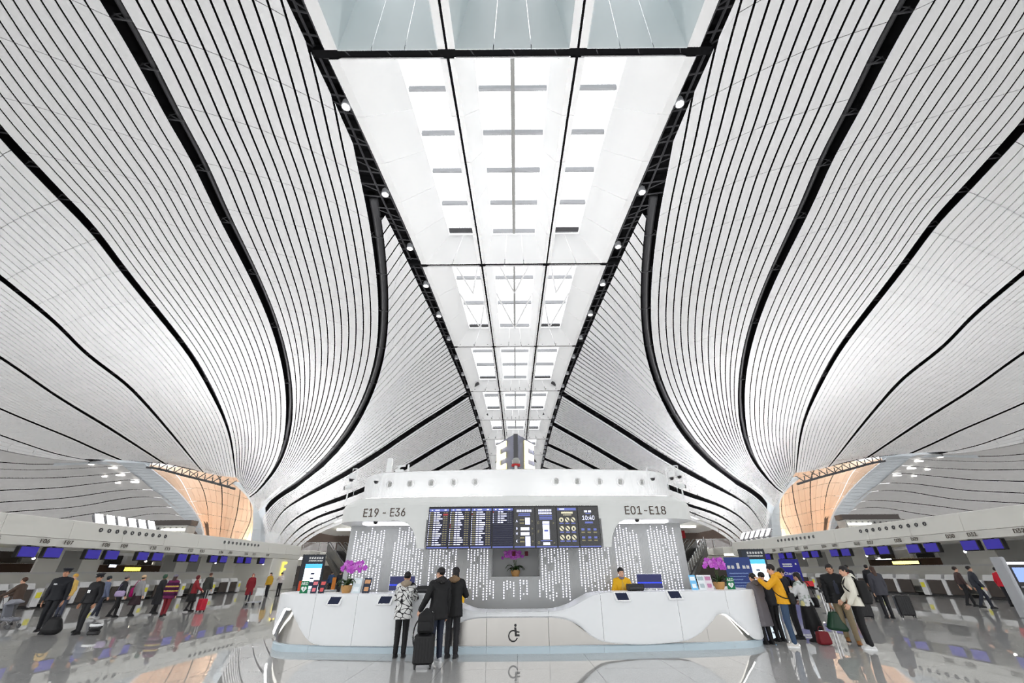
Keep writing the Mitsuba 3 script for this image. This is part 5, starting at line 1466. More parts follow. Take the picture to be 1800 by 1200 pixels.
def torso_bones(J, grow, hem):
    """Hull pieces of the torso between the hem and the neck."""
    g = grow; L = J['lean']
    sh = [ball(J['sh'][s], 0.058 + g * 0.7, 12) for s in (0, 1)]
    chest = [ball(J['chest'] + np.array([s * 0.075, 0.012, 0]), (0.085 + g, 0.10 + g, 0.11), 12) for s in (-1, 1)]
    waist = [ball(J['waist'] + np.array([s * 0.06, 0, 0]), (0.075 + g, 0.092 + g, 0.09), 12) for s in (-1, 1)]
    hips = [ball(J['pelvis'] + np.array([s * 0.075, -0.005, 0]), (0.088 + g, 0.10 + g, 0.09), 12) for s in (-1, 1)]
    neck = ball(J['neck'] + np.array([0, -0.005, -0.02]), 0.055 + g * 0.8, 12)
    return [m3.Manifold.batch_hull(sh + chest + [neck]), m3.Manifold.batch_hull(chest + waist), m3.Manifold.batch_hull(waist + hips)]


PEOPLE = []


def person(label, at, face, height=1.70, female=False, stride=0.0, lean=0.0, head=(0, 0), arms=(None, None), hands=('relaxed', 'relaxed'), top=(30, 30, 32), top_kind='jacket', top_mat=None, bottom=(26, 26, 30), bottom_kind='trousers',
           shoes=(25, 25, 27), hair='short', hat=None, hat_rgb=None, hood=None, hair_rgb=None, skin='fair', inner=None, scarf=None, detail=True, group=None):
    """A standing or walking figure. Local axes: x right, y forwards, z up, for a height of 1.70 m; arms give elbow and wrist offsets from each shoulder (left, right)."""
    S = height / 1.70
    t = thing('person', label, 'person', group)
    c, s_ = math.cos(face), math.sin(face)

    def world(m):
        v = np.array(m.vertices) * S
        return tm(np.stack([v[:, 0] * c - v[:, 1] * s_ + at[0], v[:, 0] * s_ + v[:, 1] * c + at[1], v[:, 2]], 1), m.faces)

    J = {'lean': lean}
    f = lambda z: lean * max(0, (z - 0.95)) ** 1.0
    dz = -0.018 if stride else 0.0
    J['pelvis'] = np.array([0, 0, 0.93 + dz]); J['waist'] = np.array([0, f(1.09), 1.09 + dz]); J['chest'] = np.array([0, f(1.27), 1.27 + dz]); J['neck'] = np.array([0, f(1.45) - 0.005, 1.445 + dz])
    w = 0.158 if female else 0.175
    J['sh'] = [np.array([-w, f(1.40), 1.385 + dz]), np.array([w, f(1.40), 1.385 + dz])]
    hc = J['neck'] + np.array([0, 0.022 + lean * 0.10 + 0.03 * head[1], 0.145 - 0.02 * abs(head[1])])
    legs = []
    for side, sg in ((-1, 1), (1, -1)):
        hip = np.array([side * 0.085, 0, 0.90 + dz]); st = stride * sg
        ank = np.array([side * 0.092, st * 0.5, 0.085 + (0.05 if st < -0.05 else 0)]); knee = (hip + ank) / 2 + np.array([0, 0.03 + abs(st) * 0.10, 0.015])
        legs.append((hip, knee, ank))
    A = []
    for i, a in enumerate(arms):
        sg = -1 if i == 0 else 1
        if a is None: a = ((sg * 0.06, -0.02 + 0.25 * stride * sg * 0.5, -0.275), (sg * 0.07, 0.05 + 0.45 * stride * sg * 0.5, -0.52))
        sh = J['sh'][i]; el = sh + np.asarray(a[0], float); wr = sh + np.asarray(a[1], float)
        d1 = el - sh; el = sh + d1 / np.linalg.norm(d1) * 0.285
        d2 = wr - el; wr = el + d2 / np.linalg.norm(d2) * 0.25
        A.append((sh, el, wr, d2 / np.linalg.norm(d2)))
    # body, one continuous surface
    bones = torso_bones(J, 0.0, 0)
    for hip, knee, ank in legs:
        bones += chain([hip, knee, ank], (0.082, 0.054, 0.038), 10) + [bone(ank + [0, 0.0, -0.04], ank + [0, 0.12, -0.055], 0.036, 0.026, 8)]
    for sh, el, wr, d in A:
        bones += chain([sh, el, wr], (0.050, 0.037, 0.026), 10)
    bones.append(bone(J['neck'] - [0, 0, 0.03], hc + [0, -0.02, -0.06], 0.054, 0.050, 12))
    body = as_manifold(soften(fuse(bones), 0.05, 3))
    yaw, nod = head
    cy, sy = math.cos(yaw), math.sin(yaw)
    cn, sn = math.cos(nod), math.sin(nod)
    R_ = np.array([[cy, -sy, 0], [sy, cy, 0], [0, 0, 1.0]]) @ np.array([[1, 0, 0], [0, cn, sn], [0, -sn, cn]])
    M = np.c_[R_, hc]
    pieces = [body, HEAD.transform(M.tolist())]
    for i, (sh, el, wr, d) in enumerate(A):
        inward = np.array([1.0 if i == 0 else -1.0, 0, 0])
        pd = inward if abs(d[2]) > 0.6 else np.array([0, 0, -1.0]) + inward * 0.3
        pieces.append(hand_at(wr + d * 0.01, d, i == 1, hands[i], pd))
    part(t, 'body', world(mani(fuse(pieces))), SKIN[skin], smooth=45)

    def on_head(m):
        return tm(np.array(m.vertices) @ R_.T + hc, m.faces)

    if detail:
        for sg in (-1, 1):
            part(t, 'eye', world(on_head(mani(ball((sg * 0.031, 0.0765, 0.008), (0.013, 0.008, 0.007), 8)))), 'mat_black')
        part(t, 'mouth', world(on_head(mani(ball((0, 0.089, -0.055), (0.020, 0.004, 0.004), 8)))), colour(150, 80, 76))
    hm = HAIRC if hair_rgb is None else colour(*hair_rgb)
    cap = ball((0, -0.020, 0.042), (0.086, 0.100, 0.090), 20)
    front = m3.Manifold.cube([0.4, 0.4, 0.4], True).translate([0, 0.245, -0.155])
    if hair and not (hat == 'hood'):
        low = m3.Manifold.cube([0.4, 0.5, 0.3], True).translate([0, 0.03, -0.21])
        hs = [(cap - front) - low]
        if hair in ('long', 'shoulder'):
            L = -0.30 if hair == 'long' else -0.16
            hs.append(m3.Manifold.batch_hull([ball((0, -0.055, 0.02), (0.078, 0.055, 0.06), 12), ball((0, -0.085, L), (0.075, 0.028, 0.03), 12)]))
        if hair == 'bun': hs.append(ball((0, -0.125, 0.03), 0.042, 12))
        part(t, 'hair', world(on_head(soften(fuse(hs), 0.03, 2))), hm, smooth=50)
    if hat == 'beanie':
        part(t, 'hat', world(on_head(soften(ball((0, -0.018, 0.055), (0.092, 0.105, 0.095), 20) - m3.Manifold.cube([0.5, 0.5, 0.3], True).translate([0, 0, -0.12]), 0.03, 2))), colour(*hat_rgb), smooth=50)
    if hat == 'cap':
        a = lathe([(0.0, 0.145), (0.07, 0.145), (0.125, 0.125), (0.118, 0.10), (0.094, 0.085), (0.094, 0.05)][::-1], 24)
        part(t, 'hat', world(on_head(moved(a, 0, -0.015, 0))), colour(*hat_rgb), smooth=35)
        part(t, 'visor', world(on_head(mani(m3.Manifold.batch_hull([ball((-0.07, 0.06, 0.06), 0.008, 8), ball((0.07, 0.06, 0.06), 0.008, 8), ball((0, 0.135, 0.045), 0.008, 8), ball((0.045, 0.12, 0.048), 0.008, 8), ball((-0.045, 0.12, 0.048), 0.008, 8)])))), 'mat_black_gloss', smooth=30)
    if hat == 'scarf':
        part(t, 'headscarf', world(on_head(soften(ball((0, -0.022, 0.02), (0.092, 0.108, 0.115), 20) - front.translate([0, 0.0, 0.06]), 0.03, 2))), colour(*hat_rgb), smooth=50)
    # trousers or skirt
    hem_top = 1.02
    if bottom_kind == 'trousers':
        bs = []
        for hip, knee, ank in legs:
            bs += chain([hip, knee, ank + [0, 0, 0.01]], (0.096, 0.070, 0.056), 12)
        bs.append(m3.Manifold.batch_hull([ball(J['pelvis'] + [sg * 0.075, -0.005, 0], (0.096, 0.112, 0.10), 12) for sg in (-1, 1)] + [ball(J['waist'] + [sg * 0.05, 0, -0.03], (0.08, 0.10, 0.05), 12) for sg in (-1, 1)]))
        m = soften(fuse(bs), 0.045, 4)
        v = np.array(m.vertices); v += 0.006 * (meshkit.noise(v * 14 + len(PEOPLE))[:, None] - 0.5) * np.array([1, 1, 0.3])
        part(t, 'trousers', world(tm(v, m.faces)), colour(*bottom), smooth=True)
    else:
        zh = 0.30 if bottom_kind == 'long_skirt' else 0.48
        rows = []
        for z, rx, ry in ((1.06, 0.15, 0.12), (0.95, 0.19, 0.145), (0.75, 0.215, 0.18), (0.5 if zh < 0.4 else 0.6, 0.235, 0.215), (zh, 0.25, 0.235), (zh + 0.005, 0.20, 0.19)):
            th = np.linspace(0, 2 * math.pi, 33)
            k = 1 + 0.05 * np.sin(th * 7) * (1.05 - z)
            rows.append(np.c_[rx * k * np.cos(th), ry * k * np.sin(th) + f(z) * 0.5, np.full(33, z + dz)])
        part(t, 'skirt', world(tm(*(lambda m: (m.vertices, np.array(m.faces)[:, ::-1]))(sheet(np.array(rows))))), colour(*bottom), smooth=True)
        bs = []
        for hip, knee, ank in legs: bs += chain([knee, ank], (0.06, 0.045), 10)
        part(t, 'tights', world(mani(fuse(bs))), colour(28, 26, 30), smooth=40)
    for hip, knee, ank in legs:
        a = ank
        up = m3.Manifold.batch_hull([ball(a + [0, -0.045, -0.045], (0.040, 0.045, 0.036), 10), ball(a + [0, 0.12, -0.052], (0.043, 0.055, 0.030), 10), ball(a + [0, 0.0, 0.0], (0.040, 0.05, 0.03), 10)])
        z0 = a[2] - 0.085
        up = up.trim_by_plane([0, 0, 1], z0 + 0.022)
        sh = part(t, 'shoe', world(mani(up)), colour(*shoes), smooth=40)
        sole = m3.Manifold.batch_hull([m3.Manifold.cylinder(0.024, 0.042, 0.042, 12).translate([a[0], a[1] - 0.05, z0]), m3.Manifold.cylinder(0.024, 0.047, 0.047, 12).translate([a[0], a[1] + 0.125, z0])])
        part(sh, 'sole', world(mani(sole)), 'mat_solid_white' if sum(shoes) > 330 else 'mat_black', smooth=40)
    # upper clothing
    hem = {'jacket': 0.86, 'long': 0.74, 'coat': 0.42, 'shirt': 0.95, 'puffer': 0.86}[top_kind]
    g = {'jacket': 0.034, 'long': 0.045, 'coat': 0.045, 'shirt': 0.018, 'puffer': 0.055}[top_kind]
    bs = torso_bones(J, g, hem)
    if hem < 0.93:
        wid = 0.09 if top_kind != 'coat' else 0.11
        lower = [ball(np.array([sg * wid, 0.0, hem + dz - 0.02]), (0.105 + g * 0.6, 0.125 + g * 0.8, 0.05), 12) for sg in (-1, 1)]
        up = [ball(J['pelvis'] + [sg * 0.075, -0.005, 0.04], (0.088 + g, 0.10 + g, 0.09), 12) for sg in (-1, 1)]
        bs.append(m3.Manifold.batch_hull(lower + up))
    for sh, el, wr, d in A:
        bs += chain([sh, el, wr - d * 0.012], (0.060 + g * 0.55, 0.050 + g * 0.5, 0.038 + g * 0.4), 12)
    if hood or top_kind in ('puffer', 'coat', 'long', 'jacket'):
        bs.append(m3.Manifold.batch_hull([ball(J['neck'] + [0.03, -0.012, 0.0], 0.062, 10), ball(J['neck'] + [-0.03, -0.012, 0.0], 0.062, 10)]))
    m = soften(fuse(bs).trim_by_plane([0, 0, 1], hem + dz), 0.042, 4)
    v = np.array(m.vertices)
    if top_kind == 'puffer': v += 0.010 * np.sin(v[:, 2:3] * 75) * np.c_[v[:, :1], v[:, 1:2], v[:, 2:3] * 0] / 0.2
    v += 0.010 * (meshkit.noise(v * 11 + 3 * len(PEOPLE))[:, None] - 0.5) * np.array([1, 1, 0.4])
    part(t, {'coat': 'coat', 'shirt': 'shirt'}.get(top_kind, 'jacket'), world(tm(v, m.faces)), top_mat or colour(*top), smooth=True)
    if hood:
        hd = m3.Manifold.batch_hull([ball(J['neck'] + [0.085, -0.045, 0.015], 0.05, 12), ball(J['neck'] + [-0.085, -0.045, 0.015], 0.05, 12), ball(J['neck'] + [0, -0.125, 0.0], 0.055, 12), ball(J['neck'] + [0, -0.10, 0.055], 0.05, 12)])
        m = soften(hd, 0.03, 2); v = np.array(m.vertices); v += 0.022 * (meshkit.noise(v * 60)[:, None] - 0.5)
        part(t, 'hood', world(tm(v, m.faces)), colour(*hood), smooth=True)
    if scarf:
        m = soften(m3.Manifold.batch_hull([ball(J['neck'] + [math.cos(q) * 0.06, math.sin(q) * 0.06 + 0.01, 0.01], 0.036, 8) for q in np.linspace(0, 6.28, 9)[:-1]]), 0.03, 2)
        part(t, 'scarf', world(m), colour(*scarf), smooth=True)
    if inner:
        m = m3.Manifold.batch_hull([ball(J['neck'] + [0, 0.075, -0.04], (0.03, 0.025, 0.02), 8), ball(J['chest'] + [0, 0.135 + g * 0.5, -0.02], (0.05, 0.02, 0.06), 8), ball(J['waist'] + [0, 0.105 + g * 0.6, 0.0], (0.05, 0.02, 0.06), 8)])
        part(t, 'shirt', world(mani(m)), colour(*inner), smooth=40)
    PEOPLE.append(t)
    pts = {'world': world, 'J': J, 'A': A, 'at': at, 'S': S,
           'wrist': [np.array(world(tm([wr + d * 0.09], [[0, 0, 0]])).vertices)[0] for sh, el, wr, d in A]}
    return pts


def backpack(p, label, rgb, size=1.0, straps=True, front=False):
    w = p['world']; J = p['J']; sg = 1 if front else -1
    t = thing('backpack', label, 'backpack')
    b = m3.Manifold.batch_hull([ball(J['chest'] + np.array([x * 0.12, sg * (0.17 + d), z]) * [size, 1, 1], 0.045, 10) for x in (-1, 1) for d in (0, 0.10 * size) for z in (0.08, -0.30 * size)])
    part(t, 'bag', w(soften(b, 0.05, 2)), colour(*rgb), smooth=True)
    pk = m3.Manifold.batch_hull([ball(J['chest'] + np.array([x * 0.085, sg * (0.30 * size), z]), 0.028, 8) for x in (-1, 1) for z in (-0.10, -0.26 * size)])
    part(t, 'pocket', w(mani(pk)), colour(*[max(8, int(v * 0.8)) for v in rgb]), smooth=40)
    if straps:
        for x in (-1, 1):
            pts = [J['chest'] + np.array([x * 0.10, sg * 0.15, 0.10]), J['sh'][0 if x < 0 else 1] * [0.62, 1, 1] + [0, 0, 0.075], J['chest'] + np.array([x * 0.125, -sg * 0.155, 0.02]), J['chest'] + np.array([x * 0.165, 0.0, -0.16]), J['chest'] + np.array([x * 0.12, sg * 0.15, -0.22])]
            part(t, 'strap', w(tube(dense(np.array(pts), 14), 0.017, 6)), colour(*[max(8, int(v * 0.7)) for v in rgb]), smooth=True)
    return t


def suitcase(x, y, rz, rgb, h, wd, label, handle=True, tilt=0.0):
    t = thing('suitcase', label, 'suitcase')
    c, s_ = math.cos(tilt), math.sin(tilt)

    def W(m):
        v = np.array(m.vertices); v = np.stack([v[:, 0], v[:, 1] * c - v[:, 2] * s_, v[:, 1] * s_ + v[:, 2] * c], 1)
        return moved(tm(v, m.faces), x, y, 0, rz)
    d = 0.26 if h > 0.5 else 0.2
    part(t, 'shell', W(box(-wd / 2, wd / 2, -d / 2, d / 2, 0.07, h, 0.035)), colour(*rgb, 0.35), smooth=30)
    for i in range(6):
        xx = -wd / 2 + wd * (i + 0.9) / 6.8
        part(t, 'rib', W(box(xx - 0.008, xx + 0.008, -d / 2 - 0.004, d / 2 + 0.004, 0.12, h - 0.06, 0.003)), colour(*[int(v * 0.8) for v in rgb], 0.4))
    for sx in (-1, 1):
        for sy in (-1, 1):
            wh = part(t, 'wheel', W(frame(lathe([(0.0, -0.012), (0.028, -0.012), (0.032, 0), (0.028, 0.012), (0, 0.012)], 12), (sx * (wd / 2 - 0.05), sy * (d / 2 - 0.04), 0.033), (0, 1, 0), (0, 0, 1), (1, 0, 0))), 'mat_black')
            part(wh, 'bracket', W(box(sx * (wd / 2 - 0.05) - 0.02, sx * (wd / 2 - 0.05) + 0.02, sy * (d / 2 - 0.04) - 0.02, sy * (d / 2 - 0.04) + 0.02, 0.045, 0.085)), 'mat_black')
    if handle:
        part(t, 'handle', W(tube([[-0.11, d / 2 - 0.05, h - 0.02], [-0.11, d / 2 - 0.05, h + 0.36], [0.11, d / 2 - 0.05, h + 0.36], [0.11, d / 2 - 0.05, h - 0.02]], 0.011, 6)), 'mat_aluminium', smooth=30, label='metal pull handle')
    return t


def veined(p, n, uv):
    d1, d2, _ = mikit.voronoi(p.x * 9 + 3 * mikit.noise(p.x * 5, p.y * 5, p.z * 5), p.z * 9 + p.y * 5)
    k = mikit.smoothstep(0.16, 0.05, d2 - d1)
    big = mikit.smoothstep(0.60, 0.72, mikit.fbm(p.x * 4, p.y * 4, p.z * 4, 3))
    return mikit.mix(mi.Color3f(0.72, 0.72, 0.70), mi.Color3f(0.02, 0.02, 0.022), dr.maximum(k, big))


def marbled(p, n, uv):
    a = mikit.fbm(p.x * 7, p.y * 7, p.z * 7, 3)
    c = mikit.mix(mi.Color3f(0.74, 0.75, 0.76), mi.Color3f(0.35, 0.40, 0.36), mikit.smoothstep(0.52, 0.62, a))
    return mikit.mix(c, mi.Color3f(0.75, 0.70, 0.35), mikit.smoothstep(0.66, 0.72, mikit.fbm(p.z * 6, p.x * 6, p.y * 6, 2)))


def banded(p, n, uv):
    k = p.z / 1.63 * 1.70
    y = mikit.smoothstep(0.02, 0.01, dr.abs(k - 1.21) - 0.012) + mikit.smoothstep(0.02, 0.01, dr.abs(k - 1.02) - 0.012)
    c = mikit.mix(mi.Color3f(0.16, 0.03, 0.09), mi.Color3f(0.06, 0.02, 0.05), mikit.smoothstep(-0.2, 0.2, dr.sin(k * 30)))
    return mikit.mix(c, mi.Color3f(0.55, 0.42, 0.10), dr.minimum(y, 1.0))


for nm, fn in (('mat_veined', veined), ('mat_marbled', marbled), ('mat_banded', banded)):
    scene[nm] = {'type': 'twosided', 'bsdf': {'type': 'diffuse', 'reflectance': mikit.proc(fn)}}
R = math.radians
REST = ((-0.08, 0.14, -0.24), (0.02, 0.36, -0.22))
RESTR = ((0.08, 0.14, -0.24), (-0.02, 0.36, -0.22))
PHONE_L = ((-0.10, 0.10, -0.25), (0.06, 0.26, -0.10)); PHONE_R = ((0.10, 0.10, -0.25), (-0.06, 0.26, -0.10))
CARRY_R = ((0.05, 0.0, -0.28), (0.06, 0.03, -0.53)); CARRY_L = ((-0.05, 0.0, -0.28), (-0.06, 0.03, -0.53))

# at the counter
person('person in a white parka with black veins and a fur hood, leaning at the counter', (-2.62, 11.22), R(4), 1.64, True, lean=0.05, head=(0, 0.25), arms=(REST, RESTR), top=(200, 200, 200), top_kind='long', top_mat='mat_veined', bottom=(10, 10, 12),
       shoes=(18, 18, 20), hair='short', hood=(150, 136, 118))
p = person('person in a long black jacket holding the backpack on the black suitcase, before the counter', (-1.72, 10.62), R(38), 1.72, False, head=(0.5, 0.1), arms=(((-0.10, 0.05, -0.26), (-0.16, 0.16, -0.45)), CARRY_R), hands=('grip', 'relaxed'), top=(13, 13, 15), top_kind='long', bottom=(26, 34, 52), shoes=(190, 192, 196), hair='short', hood=(30, 28, 28))
suitcase(-1.86, 10.05, R(6), (14, 14, 16), 0.56, 0.40, 'black ribbed cabin suitcase with a backpack on top, standing before the counter', handle=True)
t = thing('backpack', 'black backpack standing upright on top of the black suitcase', 'backpack')
bp = m3.Manifold.batch_hull([ball((-1.86 + x * 0.11, 10.05 + d_, z), 0.045, 10) for x in (-1, 1) for d_ in (-0.07, 0.05) for z in (0.612, 0.86)] + [ball((-1.86, 10.04, 0.95), 0.05, 10)])
part(t, 'bag', soften(bp, 0.04, 2), colour(12, 12, 14), smooth=True)
part(t, 'pocket', mani(m3.Manifold.batch_hull([ball((-1.86 + x * 0.09, 9.93, z), 0.03, 8) for x in (-1, 1) for z in (0.63, 0.75)])), colour(16, 16, 18), smooth=40)
part(t, 'strap', tube(dense(np.array([[-1.98, 10.0, 0.80], [-2.06, 9.96, 0.70], [-2.08, 9.95, 0.52], [-2.04, 9.95, 0.36]]), 10), 0.014, 6), colour(18, 18, 20), smooth=True)
person('person in a black jacket standing at the counter behind the one with the suitcase', (-1.46, 11.12), R(-8), 1.73, True, lean=0.05, head=(0.3, 0.25), arms=(REST, RESTR), top=(11, 11, 13), top_kind='long', bottom=(24, 24, 28), shoes=(30, 30, 32), hair='shoulder', hood=(120, 96, 70))
person('clerk in a yellow jacket with a grey neckerchief behind the right counter', (2.82, 12.72), R(178), 1.70, True, head=(0.15, 0.1), arms=(((-0.10, 0.05, -0.26), (-0.02, 0.24, -0.40)), ((0.10, 0.05, -0.26), (0.02, 0.24, -0.40))), top=(232, 178, 26), top_kind='jacket', bottom=(40, 40, 50), hair='bun', scarf=(120, 112, 124), inner=(210, 170, 70))
person('clerk in a yellow jacket behind the left counter, mostly hidden by the people in black', (-1.62, 12.35), R(175), 1.64, True, head=(0, 0.2), top=(232, 178, 26), top_kind='jacket', bottom=(40, 40, 50), hair='bun', scarf=(120, 112, 124))

# the group right of the counter
person('person in a long grey coat with a fur hood at the counter right end', (6.32, 12.62), R(12), 1.54, True, lean=0.02, head=(0.3, 0.1), arms=(REST, PHONE_R), top=(104, 100, 104), top_kind='coat', bottom=(18, 18, 20), shoes=(20, 20, 22), hair='short', hood=(92, 84, 80))
person('dark-haired person in black bending forward between the grey coat and the yellow jacket', (6.86, 13.05), R(20), 1.56, False, lean=0.14, head=(0.2, 0.35), arms=(PHONE_L, PHONE_R), top=(30, 30, 36), top_kind='jacket', bottom=(16, 16, 18), hair='short', hair_rgb=(28, 22, 22))
p = person('person in a yellow hooded jacket and blue jeans holding up a phone with both hands', (6.72, 12.20), R(62), 1.74, False, lean=0.10, head=(0.1, 0.25), arms=(((-0.10, 0.20, -0.16), (0.06, 0.36, -0.02)), ((0.10, 0.20, -0.16), (-0.06, 0.36, -0.02))), top=(222, 160, 24), top_kind='jacket', bottom=(52, 72, 98), shoes=(206, 202, 196), hair='short', hair_rgb=(30, 24, 22), hood=(222, 160, 24))
t = thing('crossbody_bag', 'black bag worn on the side of the person in the yellow jacket', 'bag')
part(t, 'bag', p['world'](soften(m3.Manifold.batch_hull([ball((x, -0.18 + d_, z), 0.03, 8) for x in (-0.13, 0.13) for d_ in (0, -0.06) for z in (0.88, 1.06)]), 0.04, 2)), colour(24, 24, 26), smooth=True)
part(t, 'strap', p['world'](tube(dense(np.array([[0.13, -0.16, 1.06], [0.14, 0.02, 1.42], [0.02, 0.19, 1.25], [-0.17, 0.05, 1.03], [-0.13, -0.17, 1.0]]), 16), 0.012, 6)), colour(20, 20, 22), smooth=True)
p = person('person in dark clothes with a black backpack between the yellow jacket and the marbled jacket', (7.62, 13.45), R(72), 1.66, False, lean=0.04, head=(0.1, 0.2), arms=(PHONE_L, PHONE_R), top=(30, 30, 38), top_kind='jacket', bottom=(22, 22, 26), hair='short')
backpack(p, 'black backpack on the person in dark clothes behind the yellow jacket', (26, 26, 32), 0.95)
p = person('person in a white marbled jacket and long black skirt, back turned', (7.72, 12.92), R(24), 1.55, True, lean=0.06, head=(0.3, 0.2), arms=(PHONE_L, ((0.10, 0.06, -0.26), (0.02, 0.22, -0.40))), top=(200, 204, 206), top_kind='jacket', top_mat='mat_marbled', bottom=(9, 9, 11), bottom_kind='long_skirt', shoes=(36, 34, 36), hair='shoulder')
t = thing('shoulder_bag', 'black bag hanging at the hip of the person in the marbled jacket', 'bag')
part(t, 'bag', p['world'](soften(m3.Manifold.batch_hull([ball((0.27, y_, z), 0.045, 8) for y_ in (-0.15, 0.10) for z in (0.86, 1.02)]), 0.04, 2)), colour(22, 22, 24), smooth=True)
part(t, 'strap', p['world'](tube(dense(np.array([[0.27, 0.08, 1.05], [0.2, 0.03, 1.42], [0.2, -0.08, 1.42], [0.27, -0.14, 1.05]]), 12), 0.012, 6)), colour(20, 20, 22), smooth=True)
t = thing('shopping_bag', 'dark red bag on the floor at the feet of the person in the marbled jacket', 'bag')
part(t, 'bag', soften(m3.Manifold.batch_hull([ball((7.62 + x, 12.48 + y_, z), r_, 10) for x in (-0.10, 0.10) for y_ in (-0.05, 0.05) for z, r_ in ((0.06, 0.055), (0.24, 0.03))]), 0.04, 2), colour(110, 20, 28), smooth=True)
part(t, 'handle', tube(dense(np.array([[7.55, 12.48, 0.26], [7.58, 12.48, 0.36], [7.66, 12.48, 0.36], [7.69, 12.48, 0.26]]), 10), 0.008, 6), colour(90, 16, 24), smooth=True)
p = person('person in a black puffer jacket, khaki trousers and tan boots holding a green bag', (8.30, 12.42), R(152), 1.76, False, stride=0.12, head=(-0.25, 0.1), arms=(((-0.10, 0.04, -0.27), (-0.02, 0.20, -0.38)), CARRY_R), hands=('relaxed', 'grip'), top=(13, 14, 17), top_kind='puffer', bottom=(132, 118, 92), shoes=(148, 100, 56), hair='short', inner=(44, 48, 62), skin='tan')
hx, hy, hz = p['wrist'][1]
t = thing('carrier_bag', 'dark green carrier bag hanging from the hand of the person in the black puffer jacket', 'bag')
part(t, 'bag', soften(m3.Manifold.batch_hull([ball((hx + x, hy + y_, hz + z), r_, 10) for x, z, r_ in ((-0.16, -0.42, 0.06), (0.18, -0.46, 0.06), (-0.05, -0.12, 0.03), (0.05, -0.12, 0.03)) for y_ in (-0.05, 0.05)]), 0.05, 2), colour(30, 62, 44, 0.35), smooth=True)
part(t, 'handle', tube(dense(np.array([[hx - 0.05, hy, hz - 0.12], [hx - 0.015, hy, hz - 0.01], [hx + 0.015, hy, hz - 0.01], [hx + 0.05, hy, hz - 0.12]]), 10), 0.008, 6), colour(40, 30, 26), smooth=True)
p = person('young person in a white hooded top and black trousers with a black backpack', (8.22, 11.76), R(66), 1.69, False, head=(0.15, 0.1), arms=(((-0.08, 0.02, -0.27), (-0.06, 0.16, -0.46)), ((0.08, 0.02, -0.27), (0.02, 0.20, -0.42))), top=(218, 214, 200), top_kind='jacket', bottom=(9, 9, 11), shoes=(206, 206, 204), hair='short', hood=(214, 210, 196))
backpack(p, 'black backpack on the young person in the white hooded top', (13, 13, 15), 1.1)
person('person in a dark quilted coat with long brown hair, back turned, beside a suitcase', (13.9, 18.3), R(-14), 1.69, True, head=(0, 0.1), top=(58, 58, 66), top_kind='long', bottom=(22, 22, 26), shoes=(28, 28, 30), hair='long', hair_rgb=(70, 50, 42), arms=(CARRY_L, CARRY_R))
suitcase(14.78, 18.55, R(-20), (26, 26, 28), 0.72, 0.48, 'large black suitcase beside the long-haired person in the dark coat', False)
suitcase(12.95, 18.2, R(-20), (24, 24, 26), 0.72, 0.46, 'black suitcase behind the white hooded top, left of the long-haired person', False)
person('person in black trailing the black suitcase behind the white hooded top', (12.5, 18.6), R(-8), 1.66, False, top=(26, 26, 30), top_kind='jacket', bottom=(20, 20, 24), hair='short', detail=False)
person('person in a dark red jacket at the row D desks, leftmost of the queue', (18.4, 26.4), R(-70), 1.74, False, top=(130, 44, 40), top_kind='jacket', bottom=(30, 30, 36), hair='short', detail=False)
person('tall person in black in the queue at row D, left of two', (19.0, 26.9), R(-70), 1.80, False, top=(24, 24, 28), top_kind='long', bottom=(24, 24, 28), hair='short', detail=False)
person('tall person in black in the queue at row D, right of two', (19.75, 26.4), R(-60), 1.78, False, top=(28, 28, 32), top_kind='jacket', bottom=(22, 22, 26), hair='short', detail=False)
person('person in dark brown at the far desks of row D behind the queue', (21.4, 28.6), R(-90), 1.82, False, top=(48, 40, 38), top_kind='jacket', bottom=(24, 24, 28), hair='short', detail=False)
person('person in a dark checked shirt walking past row D, left of a pair', (21.62, 23.1), R(-112), 1.68, False, stride=0.34, head=(0, 0), top=(66, 48, 46), top_kind='shirt', bottom=(22, 22, 26), hair='short', hair_rgb=(40, 28, 26))
person('person in a dark blue jacket walking past row D, right of a pair', (21.15, 21.9), R(-118), 1.70, False, stride=0.42, top=(38, 42, 52), top_kind='jacket', bottom=(32, 36, 48), hair='short')
person('person in a bright red jacket standing at the row D desks beside the self-service kiosk', (23.4, 22.9), R(-80), 1.62, True, top=(200, 28, 48), top_kind='jacket', bottom=(30, 30, 36), hair='short')

# the walkers on the left
person('person in a brown jacket pushing a grey stroller at the left edge', (-18.7, 17.9), R(100), 1.58, True, stride=0.25, lean=0.10, arms=(((-0.06, 0.18, -0.20), (-0.02, 0.40, -0.30)), ((0.06, 0.18, -0.20), (0.02, 0.40, -0.30))), top=(72, 56, 46), top_kind='jacket', bottom=(84, 84, 86), bottom_kind='trousers', hair='short', hair_rgb=(70, 46, 34))
t = thing('stroller', 'grey stroller beside the person in brown at the left edge', 'stroller')
sx_, sy_ = -18.0, 17.35
part(t, 'seat', soften(m3.Manifold.batch_hull([ball((sx_ + x, sy_ + y_, z), 0.05, 10) for x, z in ((-0.16, 0.30), (0.20, 0.28)) for y_ in (-0.12, 0.12)]), 0.05, 2), colour(120, 122, 130), smooth=True)
part(t, 'backrest', soften(m3.Manifold.batch_hull([ball((sx_ + x, sy_ + y_, z), 0.045, 10) for x, z in ((-0.18, 0.32), (-0.30, 0.72)) for y_ in (-0.12, 0.12)]), 0.05, 2), colour(108, 110, 118), smooth=True)
part(t, 'canopy', soften(m3.Manifold.batch_hull([ball((sx_ + x, sy_ + y_, z), 0.03, 10) for x, z in ((-0.30, 0.74), (-0.16, 0.86), (0.02, 0.80)) for y_ in (-0.15, 0.15)]), 0.05, 2), colour(132, 134, 142), smooth=True)
